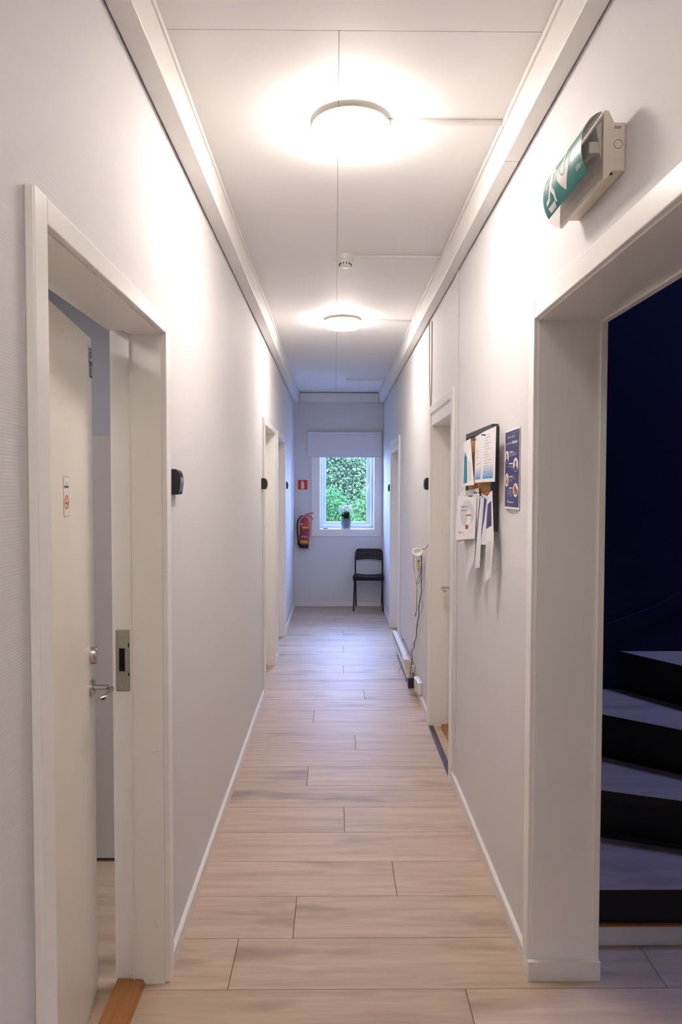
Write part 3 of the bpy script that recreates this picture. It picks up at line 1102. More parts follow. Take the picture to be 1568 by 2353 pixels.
# small dark red oval on the sill
rc = ony(748.5, 1215, YE + 0.045)
bm = bmesh.new()
add_lathe(bm, [(0.0, ZS), (0.030, ZS), (0.043, ZS + 0.008), (0.041, ZS + 0.010), (0.030, ZS + 0.004), (0.0, ZS + 0.003)], 28, (0, 0, 0), None, cap=False)
bmesh.ops.transform(bm, matrix=Matrix.Translation((rc.x, YE + 0.045, 0)) @ Matrix.Diagonal((1.0, 0.75, 1.0, 1)), verts=bm.verts[:])
o = link('sill_dish', bm, 'dkred', None, True)
tag(o, 'small flat dark red oval dish on the window sill', 'dish')

# fire extinguisher sign
s0, s1 = ony(684.5, 1125.5, YE), ony(707, 1102.8, YE)
sg = empty('fire_sign', (s0.x, YE, s0.z))
tag(sg, 'square red sign with white extinguisher symbol on end wall', 'sign')
plate = box('sign_plate', (s0.x, YE - 0.003, s0.z), (s1.x, YE - 0.0002, s1.z), 'cream_sign', sg, 0.001)
sf = planar((s0.x, YE - 0.003, s0.z), (s1.x - s0.x, 0, 0), (0, 0, s1.z - s0.z))
decal('red_field', [rect(0.02, 0.02, 0.98, 0.98)], sf, 'redsign', sg, 0.0006)
decal('extinguisher_symbol', [[(0.34, 0.08), (0.65, 0.08), (0.65, 0.68), (0.60, 0.74), (0.54, 0.77), (0.44, 0.77), (0.38, 0.74), (0.34, 0.68)],
                              [(0.44, 0.79), (0.54, 0.79), (0.56, 0.84), (0.60, 0.86), (0.58, 0.91), (0.40, 0.89), (0.32, 0.83), (0.28, 0.76), (0.33, 0.75), (0.38, 0.81), (0.44, 0.84)]], sf, 'cream_sign', sg, 0.0012)

# ------------------------------------------------------------------ fire extinguisher
YX = YE - 0.075
xb0, xb1 = ony(687, 1258, YX), ony(709.5, 1258, YX)
ec = Vector(((xb0.x + xb1.x) / 2, YX, ony(698, 1259.5, YX).z))
er = (xb1.x - xb0.x) / 2
eh = ony(704, 1190, YX).z - ec.z
fe = empty('fire_extinguisher', ec)
tag(fe, 'red fire extinguisher with black hose hanging on end wall', 'fire extinguisher')
XE = Matrix.Translation(ec) @ Matrix.Rotation(R(3.8), 4, 'Y')
er = er * 0.98


def exlathe(name, prof, mat, seg=36, parent=fe):
    bm = add_lathe(bmesh.new(), prof, seg, cap=False)
    bmesh.ops.transform(bm, matrix=XE, verts=bm.verts[:])
    return link(name, bm, mat, parent, True)


body = exlathe('cylinder_body', [(0, 0.03), (er, 0.03), (er, eh - 0.045), (er * 0.93, eh - 0.025), (er * 0.72, eh - 0.008), (er * 0.40, eh), (er * 0.26, eh + 0.004), (er * 0.26, eh + 0.012), (0, eh + 0.012)], 'red')
exlathe('base_boot', [(0, 0), (er * 0.96, 0), (er * 1.03, 0.006), (er * 1.03, 0.050), (er * 1.0, 0.052), (0, 0.052)], 'rubber')
exlathe('valve', [(0, eh + 0.008), (0.017, eh + 0.008), (0.017, eh + 0.03), (0.012, eh + 0.034), (0, eh + 0.034)], 'chrome', 20)


def cyl_surf(zb, zh, r_):
    def s(u, v):
        th = (u - 0.5) * 2.6
        p = Vector((r_ * math.sin(th), -r_ * math.cos(th), zb + v * zh))
        n_ = Vector((math.sin(th), -math.cos(th), 0))
        return XE @ p, XE.to_3x3() @ n_
    return s


cs = cyl_surf(0, eh, er)


def band(u0, u1, v0, v1, n=10):
    return [rect(u0 + (u1 - u0) * i / n, v0, u0 + (u1 - u0) * (i + 1) / n, v1) for i in range(n)]


decal('label_yellow', band(0.2, 0.9, 0.66, 0.72), cs, 'yellow', body, 0.0008)
decal('label_yellow', band(0.18, 0.86, 0.175, 0.27), cs, 'yellow', body, 0.0008)
decal('label_panel', band(0.16, 0.88, 0.29, 0.64), cs, 'maroon', body, 0.0008)
decal('label_icons', [rect(0.28, 0.36, 0.40, 0.415), rect(0.48, 0.36, 0.60, 0.415), rect(0.68, 0.36, 0.80, 0.415), [(0.3, 0.585), (0.42, 0.6), (0.36, 0.625)]] +
      [rect(0.25, v, 0.25 + w_, v + 0.010) for v, w_ in ((0.33, 0.5), (0.31, 0.45), (0.455, 0.5), (0.48, 0.55), (0.52, 0.5), (0.545, 0.4))], cs, 'grey_ink', body, 0.0014)
decal('inspection_tag', band(0.06, 0.30, 0.76, 0.82, 4), cs, 'paper', body, 0.0012)
decal('tag_print', [rect(0.10, 0.775, 0.17, 0.805), rect(0.19, 0.78, 0.25, 0.79)], cs, 'ink', body, 0.0018)


def EX(x, y, z):
    return XE @ Vector((x, y, z))


tube('hose', [EX(-0.012, -0.01, eh + 0.020), EX(-0.045, -0.012, eh + 0.022), EX(-0.080, -0.010, eh - 0.008), EX(-0.100, -0.006, eh - 0.06), EX(-0.098, -0.004, eh * 0.6), EX(-0.085, -0.004, eh * 0.38), EX(-0.072, -0.006, eh * 0.2), EX(-0.070, -0.006, 0.075)], 0.0085, 'rubber', fe, 12)
tube('hose_collar', [EX(-0.022, -0.01, eh + 0.021), EX(-0.038, -0.012, eh + 0.022)], 0.0105, 'chrome', fe, 12, False)
tube('nozzle', [EX(-0.070, -0.006, 0.078), EX(-0.069, -0.006, 0.030)], 0.0115, 'rubber', fe, 12, False)
bm = bmesh.new()
add_tube(bm, [EX(-0.012, -0.004, eh + 0.032), EX(0.02, -0.004, eh + 0.052), EX(0.06, -0.004, eh + 0.063), EX(0.100, -0.004, eh + 0.075)], 0.0062, 8)
link('squeeze_lever', bm, 'red', fe, True)
bm = bmesh.new()
add_tube(bm, [EX(-0.010, -0.004, eh + 0.026), EX(0.03, -0.004, eh + 0.030), EX(0.07, -0.004, eh + 0.018), EX(0.098, -0.004, eh - 0.015)], 0.0062, 8)
link('carry_handle', bm, 'red', fe, True)
box('wall_hook', (ec.x - 0.0, YX + er - 0.012, ec.z + eh - 0.05), (ec.x + 0.04, YE, ec.z + eh - 0.01), 'rubber', fe, 0.002)

# ------------------------------------------------------------------ black chair
CHX = 0.438
ch = empty('perforated_chair', (CHX, 8.84, 0))
tag(ch, 'black perforated plastic chair with tubular legs under the window', 'chair')
yF, yB = 8.645, 9.015


def lattice(name, nx, nz, fr, f, thick, mat, parent, skip=()):
    """perforated panel; f(u,v)->Vector; holes nx*nz, fr=hole fraction of the pitch"""
    us = [0.0]
    for i in range(nx):
        p = 1.0 / (nx + 1.0)
        c = p * (i + 1)
        us += [c - p * fr / 2, c + p * fr / 2]
    us.append(1.0)
    vs2 = [0.0]
    for i in range(nz):
        p = 1.0 / (nz + 1.0)
        c = p * (i + 1)
        vs2 += [c - p * fr / 2, c + p * fr / 2]
    vs2.append(1.0)
    bm = bmesh.new()
    grid = [[bm.verts.new(f(u, v)) for v in vs2] for u in us]
    for i in range(len(us) - 1):
        for j in range(len(vs2) - 1):
            if i % 2 == 1 and j % 2 == 1 and ((i // 2, j // 2) not in skip):
                continue
            bm.faces.new((grid[i][j], grid[i + 1][j], grid[i + 1][j + 1], grid[i][j + 1]))
    bmesh.ops.solidify(bm, geom=bm.faces[:], thickness=thick)
    return link(name, bm, mat, parent)


def backf(u, v):
    hw = 0.181
    x = (u - 0.5) * 2 * hw
    # arched lower edge, rounded upper corners
    z0 = 0.618 + 0.016 * (1 - (2 * u - 1) ** 2)
    ztop = 0.770
    cx_ = 0.045
    ex = abs(x) - (hw - cx_)
    if ex > 0:
        ztop -= cx_ - math.sqrt(max(cx_ ** 2 - ex ** 2, 0))
    z = z0 + (ztop - z0) * v
    y = yB - 0.035 + 0.026 * (1 - (2 * u - 1) ** 2) + 0.02 * v
    return Vector((CHX + 0.003 + x, y, z))


lattice('backrest', 14, 5, 0.37, backf, 0.008, 'black', ch, skip=((0, 4), (13, 4)))


def seatf(u, v):
    hw = 0.186 + 0.012 * (1 - v)
    x = (u - 0.5) * 2 * hw
    y = yF - 0.005 + v * 0.375
    z = 0.452 - 0.014 * (1 - (2 * u - 1) ** 2) - 0.010 * v
    return Vector((CHX + x, y, z))


lattice('seat', 15, 13, 0.42, seatf, 0.006, 'black', ch)
# seat apron (turned down rim)
bm = bmesh.new()
NS = 16
loop = [(i / NS, 0.0) for i in range(NS)] + [(1.0, i / NS) for i in range(NS)] + [(1 - i / NS, 1.0) for i in range(NS)] + [(0.0, 1 - i / NS) for i in range(NS)]
top = [bm.verts.new(seatf(u, v)) for u, v in loop]
bot = [bm.verts.new(Vector((seatf(u, v).x, seatf(u, v).y, 0.395 - (0.0 if v < 0.01 else -0.012)))) for u, v in loop]
for i in range(len(loop)):
    j = (i + 1) % len(loop)
    bm.faces.new((top[i], top[j], bot[j], bot[i]))
bmesh.ops.solidify(bm, geom=bm.faces[:], thickness=0.004)
link('seat_rim', bm, 'black', ch)
for sx in (-1, 1):
    tube('leg', [(CHX + sx * 0.187, yF - 0.012, 0.0), (CHX + sx * 0.183, yF + 0.0, 0.18), (CHX + sx * 0.176, yF + 0.02, 0.41)], 0.0098, 'black', ch, 12)
    tube('leg', [(CHX + sx * 0.170 + 0.002, yB + 0.012, 0.0), (CHX + sx * 0.174 + 0.002, yB - 0.02, 0.20), (CHX + sx * 0.177 + 0.002, yB - 0.045, 0.42), (CHX + sx * 0.178 + 0.002, yB - 0.040, 0.62), (CHX + sx * 0.172 + 0.003, yB - 0.018, 0.73)], 0.0098, 'black', ch, 12)

ch.rotation_euler.z = R(-3.6)

# ------------------------------------------------------------------ card readers beside doors


def reader(name_label, xw, sgn, y0, y1, z0, z1, dep):
    """rounded black unit on wall face xw, projecting sgn*dep"""
    r_ = empty('card_reader', (xw, (y0 + y1) / 2, (z0 + z1) / 2))
    tag(r_, name_label, 'card reader', 'black card readers beside the doors')
    hgt = z1 - z0
    pr_ = [(0, z0), (dep * 0.70, z0), (dep * 0.80, z0 + 0.04 * hgt), (dep * 0.93, z0 + 0.25 * hgt), (dep, z0 + 0.50 * hgt), (dep * 0.93, z0 + 0.72 * hgt), (dep * 0.78, z0 + 0.90 * hgt), (dep * 0.52, z0 + 0.99 * hgt), (dep * 0.4, z1), (0, z1)]
    bm = add_prism(bmesh.new(), [(xw + sgn * a, y0, z) for a, z in pr_], (0, y1 - y0, 0))
    link('housing', bm, 'black', r_)
    pr2 = pr_[1:9]
    fr_ = [(a + 0.0012, z) for a, z in pr2] + [(a - 0.002, z) for a, z in reversed(pr2)]
    bm = add_prism(bmesh.new(), [(xw + sgn * a, y0 + 0.003, z) for a, z in fr_], (0, y1 - y0 - 0.006, 0))
    link('front_cover', bm, 'gloss_black', r_, True)
    zc_ = z0 + 0.55 * hgt
    ym = (y0 + y1) / 2
    bm = add_lathe(bmesh.new(), [(0, 0), (0.010, 0), (0.010, 0.002), (0, 0.002)], 16, (xw + sgn * (dep - 0.0005), ym, zc_), Matrix.Rotation(R(90) * sgn, 4, 'Y'), cap=False)
    link('sensor_eye', bm, 'zinc', r_, True)
    return r_


reader('black rounded card reader beside the ajar door, largest of the readers', XL, 1, 2.250, 2.306, 1.548, 1.632, 0.0275)
reader('black card reader before the middle left door', XL, 1, 4.985, 5.045, 1.562, 1.642, 0.043)
reader('black card reader on the bluish wall past the last left door', XL, 1, 7.305, 7.375, 1.560, 1.640, 0.034)
reader('black card reader above the white wall phone on the right', XR, -1, 4.600, 4.660, 1.560, 1.642, 0.034)
reader('black card reader past the far right door near the window', XR, -1, 7.720, 7.790, 1.535, 1.618, 0.034)

# ------------------------------------------------------------------ ceiling lamps


def ceiling_lamp(x, y, label):
    l = empty('ceiling_lamp', (x, y, ZC))
    tag(l, label, 'ceiling lamp', 'round ceiling lamps along the corridor')
    lathe('mount', [(0.0, 2.806), (0.105, 2.806), (0.105, ZC), (0.0, ZC)], 'rim', l, 40, (x, y, 0), cap=False)
    lathe('rim', [(0.0, 2.799), (0.1345, 2.799), (0.1365, 2.8005), (0.1365, 2.809), (0.1345, 2.811), (0.0, 2.811)], 'rim', l, 64, (x, y, 0), cap=False)
    lathe('diffuser', [(0.0, 2.765), (0.118, 2.765), (0.127, 2.767), (0.132, 2.771), (0.1338, 2.777), (0.134, 2.799), (0.0, 2.799)], 'diff', l, 64, (x, y, 0), cap=False)
    return l


ceiling_lamp(0.053, 2.394, 'round lit white ceiling lamp nearest the viewer')
ceiling_lamp(0.053, 5.124, 'round lit white ceiling lamp further down, before the bluish ceiling')
ceiling_lamp(0.053, -0.60, 'round lit white ceiling lamp added out of view behind the viewer')  # added lamp, never in view, brightens the near part of the corridor


def conduit(y, x0, x1, label, w=0.020, h=0.014):
    o = box('cable_conduit', (x0, y - w / 2, ZC - h), (x1, y + w / 2, ZC - 0.0003), 'white_pl', None, 0.003)
    tag(o, label, 'conduit', 'white conduits across the ceiling')
    return o


conduit(2.375, 0.160, XR - 0.066, 'slim white ceiling conduit from the nearest lamp to the right beam')
conduit(5.150, 0.160, XR - 0.066, 'slim white ceiling conduit from the second lamp to the right beam')
conduit(3.735, 0.092, XR - 0.066, 'slim white ceiling conduit from the smoke detector to the right beam', 0.018, 0.015)
c4 = conduit(7.92, 0.165, XR - 0.066, 'slim white ceiling conduit with end box near the window', 0.03, 0.02)
box('end_box', (0.135, 7.885, ZC - 0.028), (0.185, 7.955, ZC - 0.0003), 'white_pl', c4, 0.004)

sd = empty('smoke_detector', (0.053, 3.74, ZC))
tag(sd, 'small white smoke detector on the ceiling between the lamps', 'smoke detector')
lathe('mounting_base', [(0.0, ZC - 0.028), (0.043, ZC - 0.028), (0.046, ZC - 0.024), (0.047, ZC), (0, ZC)], 'white_pl', sd, 36, (0.053, 3.74, 0), cap=False)
lathe('sensor_head', [(0.0, ZC - 0.062), (0.022, ZC - 0.062), (0.027, ZC - 0.058), (0.036, ZC - 0.032), (0.037, ZC - 0.027), (0, ZC - 0.027)], 'white_pl', sd, 36, (0.053, 3.74, 0), cap=False)
bm = bmesh.new()
for i in range(12):
    a = 2 * math.pi * i / 12 + 0.2
    t = Matrix.Translation((0.053, 3.74, ZC - 0.046)) @ Matrix.Rotation(a, 4, 'Z') @ Matrix.Translation((0.0315, 0, 0)) @ Matrix.Rotation(R(-18), 4, 'Y')
    b3 = bmesh.new()
    add_box(b3, (-0.0022, -0.0017, -0.008), (0.0022, 0.0017, 0.008))
    bmesh.ops.transform(b3, matrix=t, verts=b3.verts[:])
    me = bpy.data.meshes.new('t')
    b3.to_mesh(me)
    b3.free()
    bm.from_mesh(me)
    bpy.data.meshes.remove(me)
link('vent_slots', bm, 'dark_gap', sd)

# ------------------------------------------------------------------ emergency exit sign
ex_y0, ex_y1 = 1.516, 1.800
ez = 2.322
RAD = 0.072
XB = 0.594              # front plane of the base box
es = empty('exit_sign', (XR, (ex_y0 + ex_y1) / 2, ez))
tag(es, 'green emergency exit sign with arrow and running figure over doorway', 'exit sign')
bb = box('base_box', (XB, ex_y0, ez - 0.055), (XR, ex_y1, ez + 0.050), 'cream_pl', es, 0.003)
bm = bmesh.new()
add_prism(bm, [(XB - 0.008, ex_y0 - 0.002, ez - 0.073), (XB - 0.001, ex_y0 - 0.002, ez - 0.073), (XB + 0.014, ex_y0 - 0.002, ez - 0.054), (XB + 0.014, ex_y0 - 0.002, ez + 0.050), (XB + 0.002, ex_y0 - 0.002, ez + 0.073), (XB - 0.008, ex_y0 - 0.002, ez + 0.073)], (0, ex_y1 - ex_y0 + 0.004, 0))
link('flange', bm, 'cream_pl', es)
# side knock-outs
bm = bmesh.new()
tor = []
for q in range(25):
    a = 2 * math.pi * q / 24
    tor.append((0.619 + 0.0095 * math.cos(a), ex_y0 - 0.0008, ez + 0.002 + 0.0095 * math.sin(a)))
add_tube(bm, tor, 0.0008, 6, False)
link('knockout_ring', bm, 'cable_gy', bb)
box('side_slot', (0.610, ex_y0 - 0.0006, ez + 0.036), (0.625, ex_y0 + 0.002, ez + 0.041), 'cable_gy', bb)
box('side_panel', (0.598, ex_y0 - 0.0005, ez - 0.030), (0.633, ex_y0 + 0.002, ez + 0.032), 'cream_pl', bb, 0.0004)
bm = add_lathe(bmesh.new(), [(0, 0), (0.005, 0), (0.005, 0.003), (0, 0.003)], 14, (0.608, ex_y0 + 0.014, ez - 0.0565), None, cap=False)
link('screw_hole', bm, 'dark_gap', bb)


def ex_surf(u, v):
    """u 0..1 from far (left) to near (right); v angle in degrees, 0 straight out (-x), + up"""
    a = R(v)
    y = ex_y1 - u * (ex_y1 - ex_y0)
    rx, rz = 0.047, RAD
    p = Vector((XB - 0.008 - rx * math.cos(a), y, ez + rz * math.sin(a)))
    n_ = Vector((-math.cos(a) / rx, 0, math.sin(a) / rz)).normalized()
    return p, n_


def ex_strip(name, u0, u1, a0, a1, off, mat, parent, na=24, nu=1, thick=0.0):
    bm = bmesh.new()
    g = []
    for i in range(nu + 1):
        u = u0 + (u1 - u0) * i / nu
        g.append([])
        for j in range(na + 1):
            p, n_ = ex_surf(u, a0 + (a1 - a0) * j / na)
            g[-1].append(bm.verts.new(p + n_ * off))
    for i in range(nu):
        for j in range(na):
            bm.faces.new((g[i][j], g[i + 1][j], g[i + 1][j + 1], g[i][j + 1]))
    bm.normal_update()
    for f in bm.faces:
        if f.normal.dot(f.calc_center_median() - Vector((XB, f.calc_center_median().y, ez))) < 0:
            f.normal_flip()
    return link(name, bm, mat, parent, True, recalc=False)


cover = ex_strip('clear_cover', 0.0, 1.0, -89, 89, 0.0, 'clear', es, 30, 1)
# clear end caps of the cover
for u, nm in ((0.0, 'end_cap'), (1.0, 'end_cap')):
    bm = bmesh.new()
    vv = [bm.verts.new(ex_surf(u, -89 + 178 * j / 24)[0]) for j in range(25)]
    bm.faces.new(vv)
    link(nm, bm, 'clear', cover)
film = ex_strip('green_film', 0.03, 0.99, -48, 78, 0.0006, 'teal', es, 64, 1)
# reflector and tube inside
prism('reflector', [(XB - 0.004, ex_y0 + 0.01, ez + 0.060), (XB - 0.020, ex_y0 + 0.01, ez + 0.045), (XB - 0.008, ex_y0 + 0.01, ez - 0.03), (XB - 0.004, ex_y0 + 0.01, ez - 0.03)], (0, ex_y1 - ex_y0 - 0.02, 0), 'white_pl', es)
box('lamp_holder', (XB - 0.034, ex_y0 + 0.012, ez - 0.012), (XB - 0.008, ex_y0 + 0.035, ez + 0.014), 'white_pl', es, 0.003)
box('lamp_holder', (XB - 0.034, ex_y1 - 0.035, ez - 0.012), (XB - 0.008, ex_y1 - 0.012, ez + 0.014), 'white_pl', es, 0.003)
tube('light_tube', [(XB - 0.022, ex_y0 + 0.03, ez), (XB - 0.022, ex_y1 - 0.03, ez)], 0.008, 'white_pl', es, 12, False)
# white marks on the film: u = along, v = degrees
arrow = [[(0.545, 66), (0.600, 66), (0.600, -5), (0.545, -5)], [(0.42, 18), (0.42, -2), (0.5725, -38), (0.725, -2), (0.725, 18), (0.600, -8), (0.545, -8)]]
decal('arrow', arrow, ex_surf, 'film_white', film, 0.0012, 7)
man = [ell(0.250, 48, 0.030, 9, 14),
       [(0.205, 40), (0.285, 34), (0.305, 12), (0.270, -2), (0.215, 2), (0.200, 24)],
       [(0.285, 34), (0.365, 26), (0.385, 8), (0.355, 6), (0.340, 20), (0.295, 22)],
       [(0.205, 38), (0.150, 30), (0.125, 8), (0.150, 6), (0.172, 22), (0.205, 26)],
       [(0.270, 2), (0.340, -14), (0.345, -36), (0.310, -36), (0.305, -20), (0.235, -4)],
       [(0.215, 4), (0.245, -2), (0.205, -22), (0.110, -26), (0.112, -18), (0.180, -14)],
       [(0.12, -31), (0.30, -31), (0.28, -44), (0.14, -44)]]
decal('running_figure', man, ex_surf, 'film_white', film, 0.0012, 4)
for i, w_ in enumerate((0.10, 0.13, 0.08)):
    decal('small_print', [rect(0.84, -30 + i * 3.0, 0.84 + w_, -28.6 + i * 3.0)], ex_surf, 'film_white', film, 0.0012)

# ------------------------------------------------------------------ notice board
bx0, bx1 = 0.606, 0.632
by0, by1, bz0, bz1 = 2.642, 3.165, 1.404, 1.820
nb = empty('notice_board', (XR, (by0 + by1) / 2, bz0))
tag(nb, 'cork notice board in charcoal frame on the right wall', 'notice board')
fw = 0.022
box('cork_panel', (bx0 + 0.008, by0 + 0.01, bz0 + 0.01), (XR - 0.002, by1 - 0.01, bz1 - 0.01), 'cork', nb)
box('frame_rail', (bx0, by0, bz1 - fw), (bx1, by1, bz1), 'frame_dk', nb, 0.0015)
box('frame_rail', (bx0, by0, bz0), (bx1, by1, bz0 + fw), 'frame_dk', nb, 0.0015)
box('frame_stile', (bx0, by0, bz0 + fw), (bx1, by0 + fw, bz1 - fw), 'frame_dk', nb, 0.0015)
box('frame_stile', (bx0, by1 - fw, bz0 + fw), (bx1, by1, bz1 - fw), 'frame_dk', nb, 0.0015)


def sheet(name, TL, TR, BR, BL, bulge, mat, label, cat='paper', group='papers pinned to the notice board', curlx=0.0, n=10):
    """curved paper; returns object and its surface function (u right, v up)"""
    TL, TR, BR, BL = map(Vector, (TL, TR, BR, BL))
    nn = (TR - TL).cross(TL - BL)
    nn = nn.normalized()

    def base(u, v):
        p = (BL * (1 - u) + BR * u) * (1 - v) + (TL * (1 - u) + TR * u) * v
        return p + nn * (bulge * math.sin(math.pi * u) * (1 - 0.6 * v) + curlx * (1 - v) ** 2)

    def s(u, v):
        e = 0.01
        p = base(u, v)
        du = base(u + e, v) - base(u - e, v)
        dv = base(u, v + e) - base(u, v - e)
        return p, du.cross(dv).normalized()
    bm = bmesh.new()
    g = [[bm.verts.new(base(i / n, j / n)) for j in range(n + 1)] for i in range(n + 1)]
    for i in range(n):
        for j in range(n):
            bm.faces.new((g[i][j], g[i + 1][j], g[i + 1][j + 1], g[i][j + 1]))
    g2 = [[bm.verts.new(v.co - nn * 0.0003) for v in row] for row in g]
    for i in range(n):
        for j in range(n):
            bm.faces.new((g2[i][j], g2[i][j + 1], g2[i + 1][j + 1], g2[i + 1][j]))
    o = link(name, bm, mat, None, recalc=False)
    tag(o, label, cat, group)
    return o, s


def P(px, py, X):
    return onx(px, py, X)


def lines(u0, v0, v1, widths, h):
    out = []
    n = len(widths)
    for i, w_ in enumerate(widths):
        v = v0 + (v1 - v0) * i / max(n - 1, 1)
        out.append(rect(u0, v, u0 + w_, v + h))
    return out


# leaflet with teal arrow (far upper)
p1, s1_ = sheet('pinned_leaflet', P(1064, 1021, 0.583), P(1081, 1006, 0.590), P(1089.5, 1113, 0.588), P(1061.5, 1119.5, 0.568), 0.012, 'paper',
                'leaflet with tall teal house shape pinned at the board upper left')
decal('teal_house', [[(0.36, 0.06), (0.36, 0.62), (0.50, 0.76), (0.66, 0.62), (0.66, 0.06)]], s1_, 'teal_ink', p1, 0.0005, 3)
decal('print_lines', lines(0.12, 0.62, 0.88, [0.12, 0.10, 0.14, 0.16, 0.12, 0.18], 0.014) + lines(0.72, 0.10, 0.50, [0.16] * 18, 0.008), s1_, 'ink_soft', p1, 0.0005)
# two-column leaflet with blue fade
p2, s2_ = sheet('pinned_leaflet', P(1092, 1003, 0.598), P(1140, 977.5, 0.601), P(1137.5, 1105.5, 0.598), P(1090.5, 1109, 0.588), 0.010, 'paper',
                'white two-column leaflet with blue lower edge on the notice board')
fade = []
for i in range(8):
    t = i / 7.0
    c0_, c1_ = lin((226, 226, 230)), lin((92, 158, 208))
    M['fade%d' % i] = plain('blue_fade_%d' % i, tuple(a * (1 - t) + b * t for a, b in zip(c0_, c1_)), 0.65, spec=0.2)
    va, vb = 0.34 - 0.034 * (i + 1), 0.34 - 0.034 * i
    decal('blue_fade', [rect(0.06, va, 0.43, vb)], s2_, 'fade%d' % i, p2, 0.0005, 2)
    decal('blue_fade', [rect(0.54, va, 0.94, vb)], s2_, 'fade%d' % i, p2, 0.0005, 2)
decal('print_lines', lines(0.57, 0.20, 0.90, [0.20, 0.24, 0.16, 0.26, 0.30, 0.18, 0.22, 0.15, 0.26, 0.20, 0.28, 0.16, 0.24, 0.2], 0.008) + lines(0.12, 0.38, 0.66, [0.28, 0.06, 0.12, 0.10, 0.12], 0.012), s2_, 'ink_soft', p2, 0.0009)
# lower stack: long text sheets behind
p3, s3_ = sheet('pinned_sheet', P(1063, 1150, 0.596), P(1100, 1150, 0.598), P(1090, 1290, 0.592), P(1072, 1345, 0.580), 0.006, 'paper',
                'long white text sheet hanging with pointed corner below the board', curlx=0.0)
decal('print_lines', [rect(0.12 + 0.032 * i, 0.12 + 0.03 * (i % 3), 0.126 + 0.032 * i, 0.60) for i in range(24)], s3_, 'grey_ink', p3, 0.0005)
p4, s4_ = sheet('pinned_sheet', P(1058, 1129, 0.588), P(1101, 1120, 0.603), P(1096, 1232, 0.596), P(1053, 1245, 0.566), 0.004, 'paper',
                'white sheet at the back of the stack behind the fire safety leaflet')
p4b, _s = sheet('pinned_sheet', P(1053, 1138, 0.580), P(1097, 1139, 0.600), P(1095, 1230, 0.594), P(1046.5, 1229, 0.556), 0.004, 'paper',
                'white sheet just behind the fire safety leaflet, corner showing left')
p5, s5_ = sheet('pinned_leaflet', P(1054.5, 1138.5, 0.574), P(1096, 1140, 0.596), P(1092, 1237, 0.588), P(1048, 1240, 0.552), 0.004, 'paper',
                'white fire safety leaflet with grey circle and red house')
decal('grey_circle', [ell(0.56, 0.60, 0.36, 0.31, 28)], s5_, 'grey_ink', p5, 0.0005, 1)
text('lettering', 'FIRE SAFETY IN', s5_, 0.20, 0.735, 0.048, 'ink', p5, 'LEFT', 0.0010, sx=1.35)
text('lettering', 'THE HOME', s5_, 0.20, 0.650, 0.048, 'ink', p5, 'LEFT', 0.0010, sx=1.35)
decal('white_house', [[(0.53, 0.26), (0.53, 0.56), (0.66, 0.70), (0.78, 0.56), (0.78, 0.26)]], s5_, 'paper', p5, 0.0009, 2)
decal('red_house', [rect(0.54, 0.24, 0.69, 0.33), rect(0.54, 0.545, 0.78, 0.575), rect(0.54, 0.33, 0.555, 0.55)], s5_, 'red_ink', p5, 0.0014, 2)
decal('orange_emblem', [ell(0.22, 0.165, 0.038, 0.032, 14)], s5_, 'orange_ink', p5, 0.0009)
decal('print_lines', [rect(0.28, 0.175, 0.36, 0.185), rect(0.28, 0.145, 0.48, 0.155), rect(0.76, 0.160, 0.88, 0.170)], s5_, 'ink_soft', p5, 0.0009)
# navy folded brochure
p6, s6_ = sheet('pinned_brochure', P(1099.5, 1142, 0.600), P(1112, 1135, 0.601), P(1103, 1303, 0.592), P(1092, 1306, 0.585), 0.008, 'paper',
                'narrow folded brochure with navy edge hanging longest in the middle')
decal('navy_edge', [[(0.42, 0.98), (0.60, 0.98), (0.30, 0.10), (0.02, 0.12)]], s6_, 'navy_ink', p6, 0.0006, 3)
p7, s7_ = sheet('pinned_brochure', P(1106, 1131.5, 0.600), P(1122, 1139, 0.601), P(1117, 1251, 0.590), P(1108.5, 1250, 0.588), 0.010, 'paper_b',
                'lilac folded brochure under the red pin')
decal('navy_fold', [[(0.62, 0.96), (0.90, 0.92), (0.72, 0.45), (0.42, 0.10), (0.30, 0.10), (0.55, 0.5)], [(0.0, 1.0), (0.55, 0.93), (0.06, 0.93)]], s7_, 'navy_ink', p7, 0.0006, 2)
p8, s8_ = sheet('pinned_sheet', P(1120, 1140, 0.603), P(1131.5, 1125, 0.606), P(1135.5, 1240, 0.602), P(1113.5, 1252, 0.590), 0.006, 'paper',
                'upper part of the dark printed sheet at the board lower right')
decal('navy_print', [rect(0.18, 0.30, 0.86, 0.80)], s8_, 'navy_ink', p8, 0.0005, 2)
p9, s9_ = sheet('pinned_sheet', P(1118, 1232, 0.590), P(1135.5, 1236, 0.600), P(1128.5, 1325, 0.594), P(1115, 1343, 0.582), 0.004, 'paper',
                'white text sheet hanging lowest at the board right')
decal('print_lines', [[(0.2, v), (0.8, v + 0.03), (0.8, v + 0.039), (0.2, v + 0.009)] for v in [0.24 + 0.034 * i for i in range(20)]], s9_, 'ink_soft', p9, 0.0005)


def push_pin(px, py, X, mat, label):
    c = onx(px, py, X)
    bm = bmesh.new()
    add_lathe(bm, [(0, 0), (0.0042, 0), (0.0038, 0.003), (0.0021, 0.005), (0.0021, 0.010), (0.0036, 0.012), (0.0036, 0.0135), (0, 0.0135)], 14, c, Matrix.Rotation(R(-90), 4, 'Y'), cap=False)
    o = link('push_pin', bm, mat, None, True)
    tag(o, label, 'push pin', 'push pins in the notice board')
    tube('needle', [c + Vector((0.022, 0, 0)), c + Vector((0.0, 0, 0))], 0.0006, 'chrome', o, 6, False)


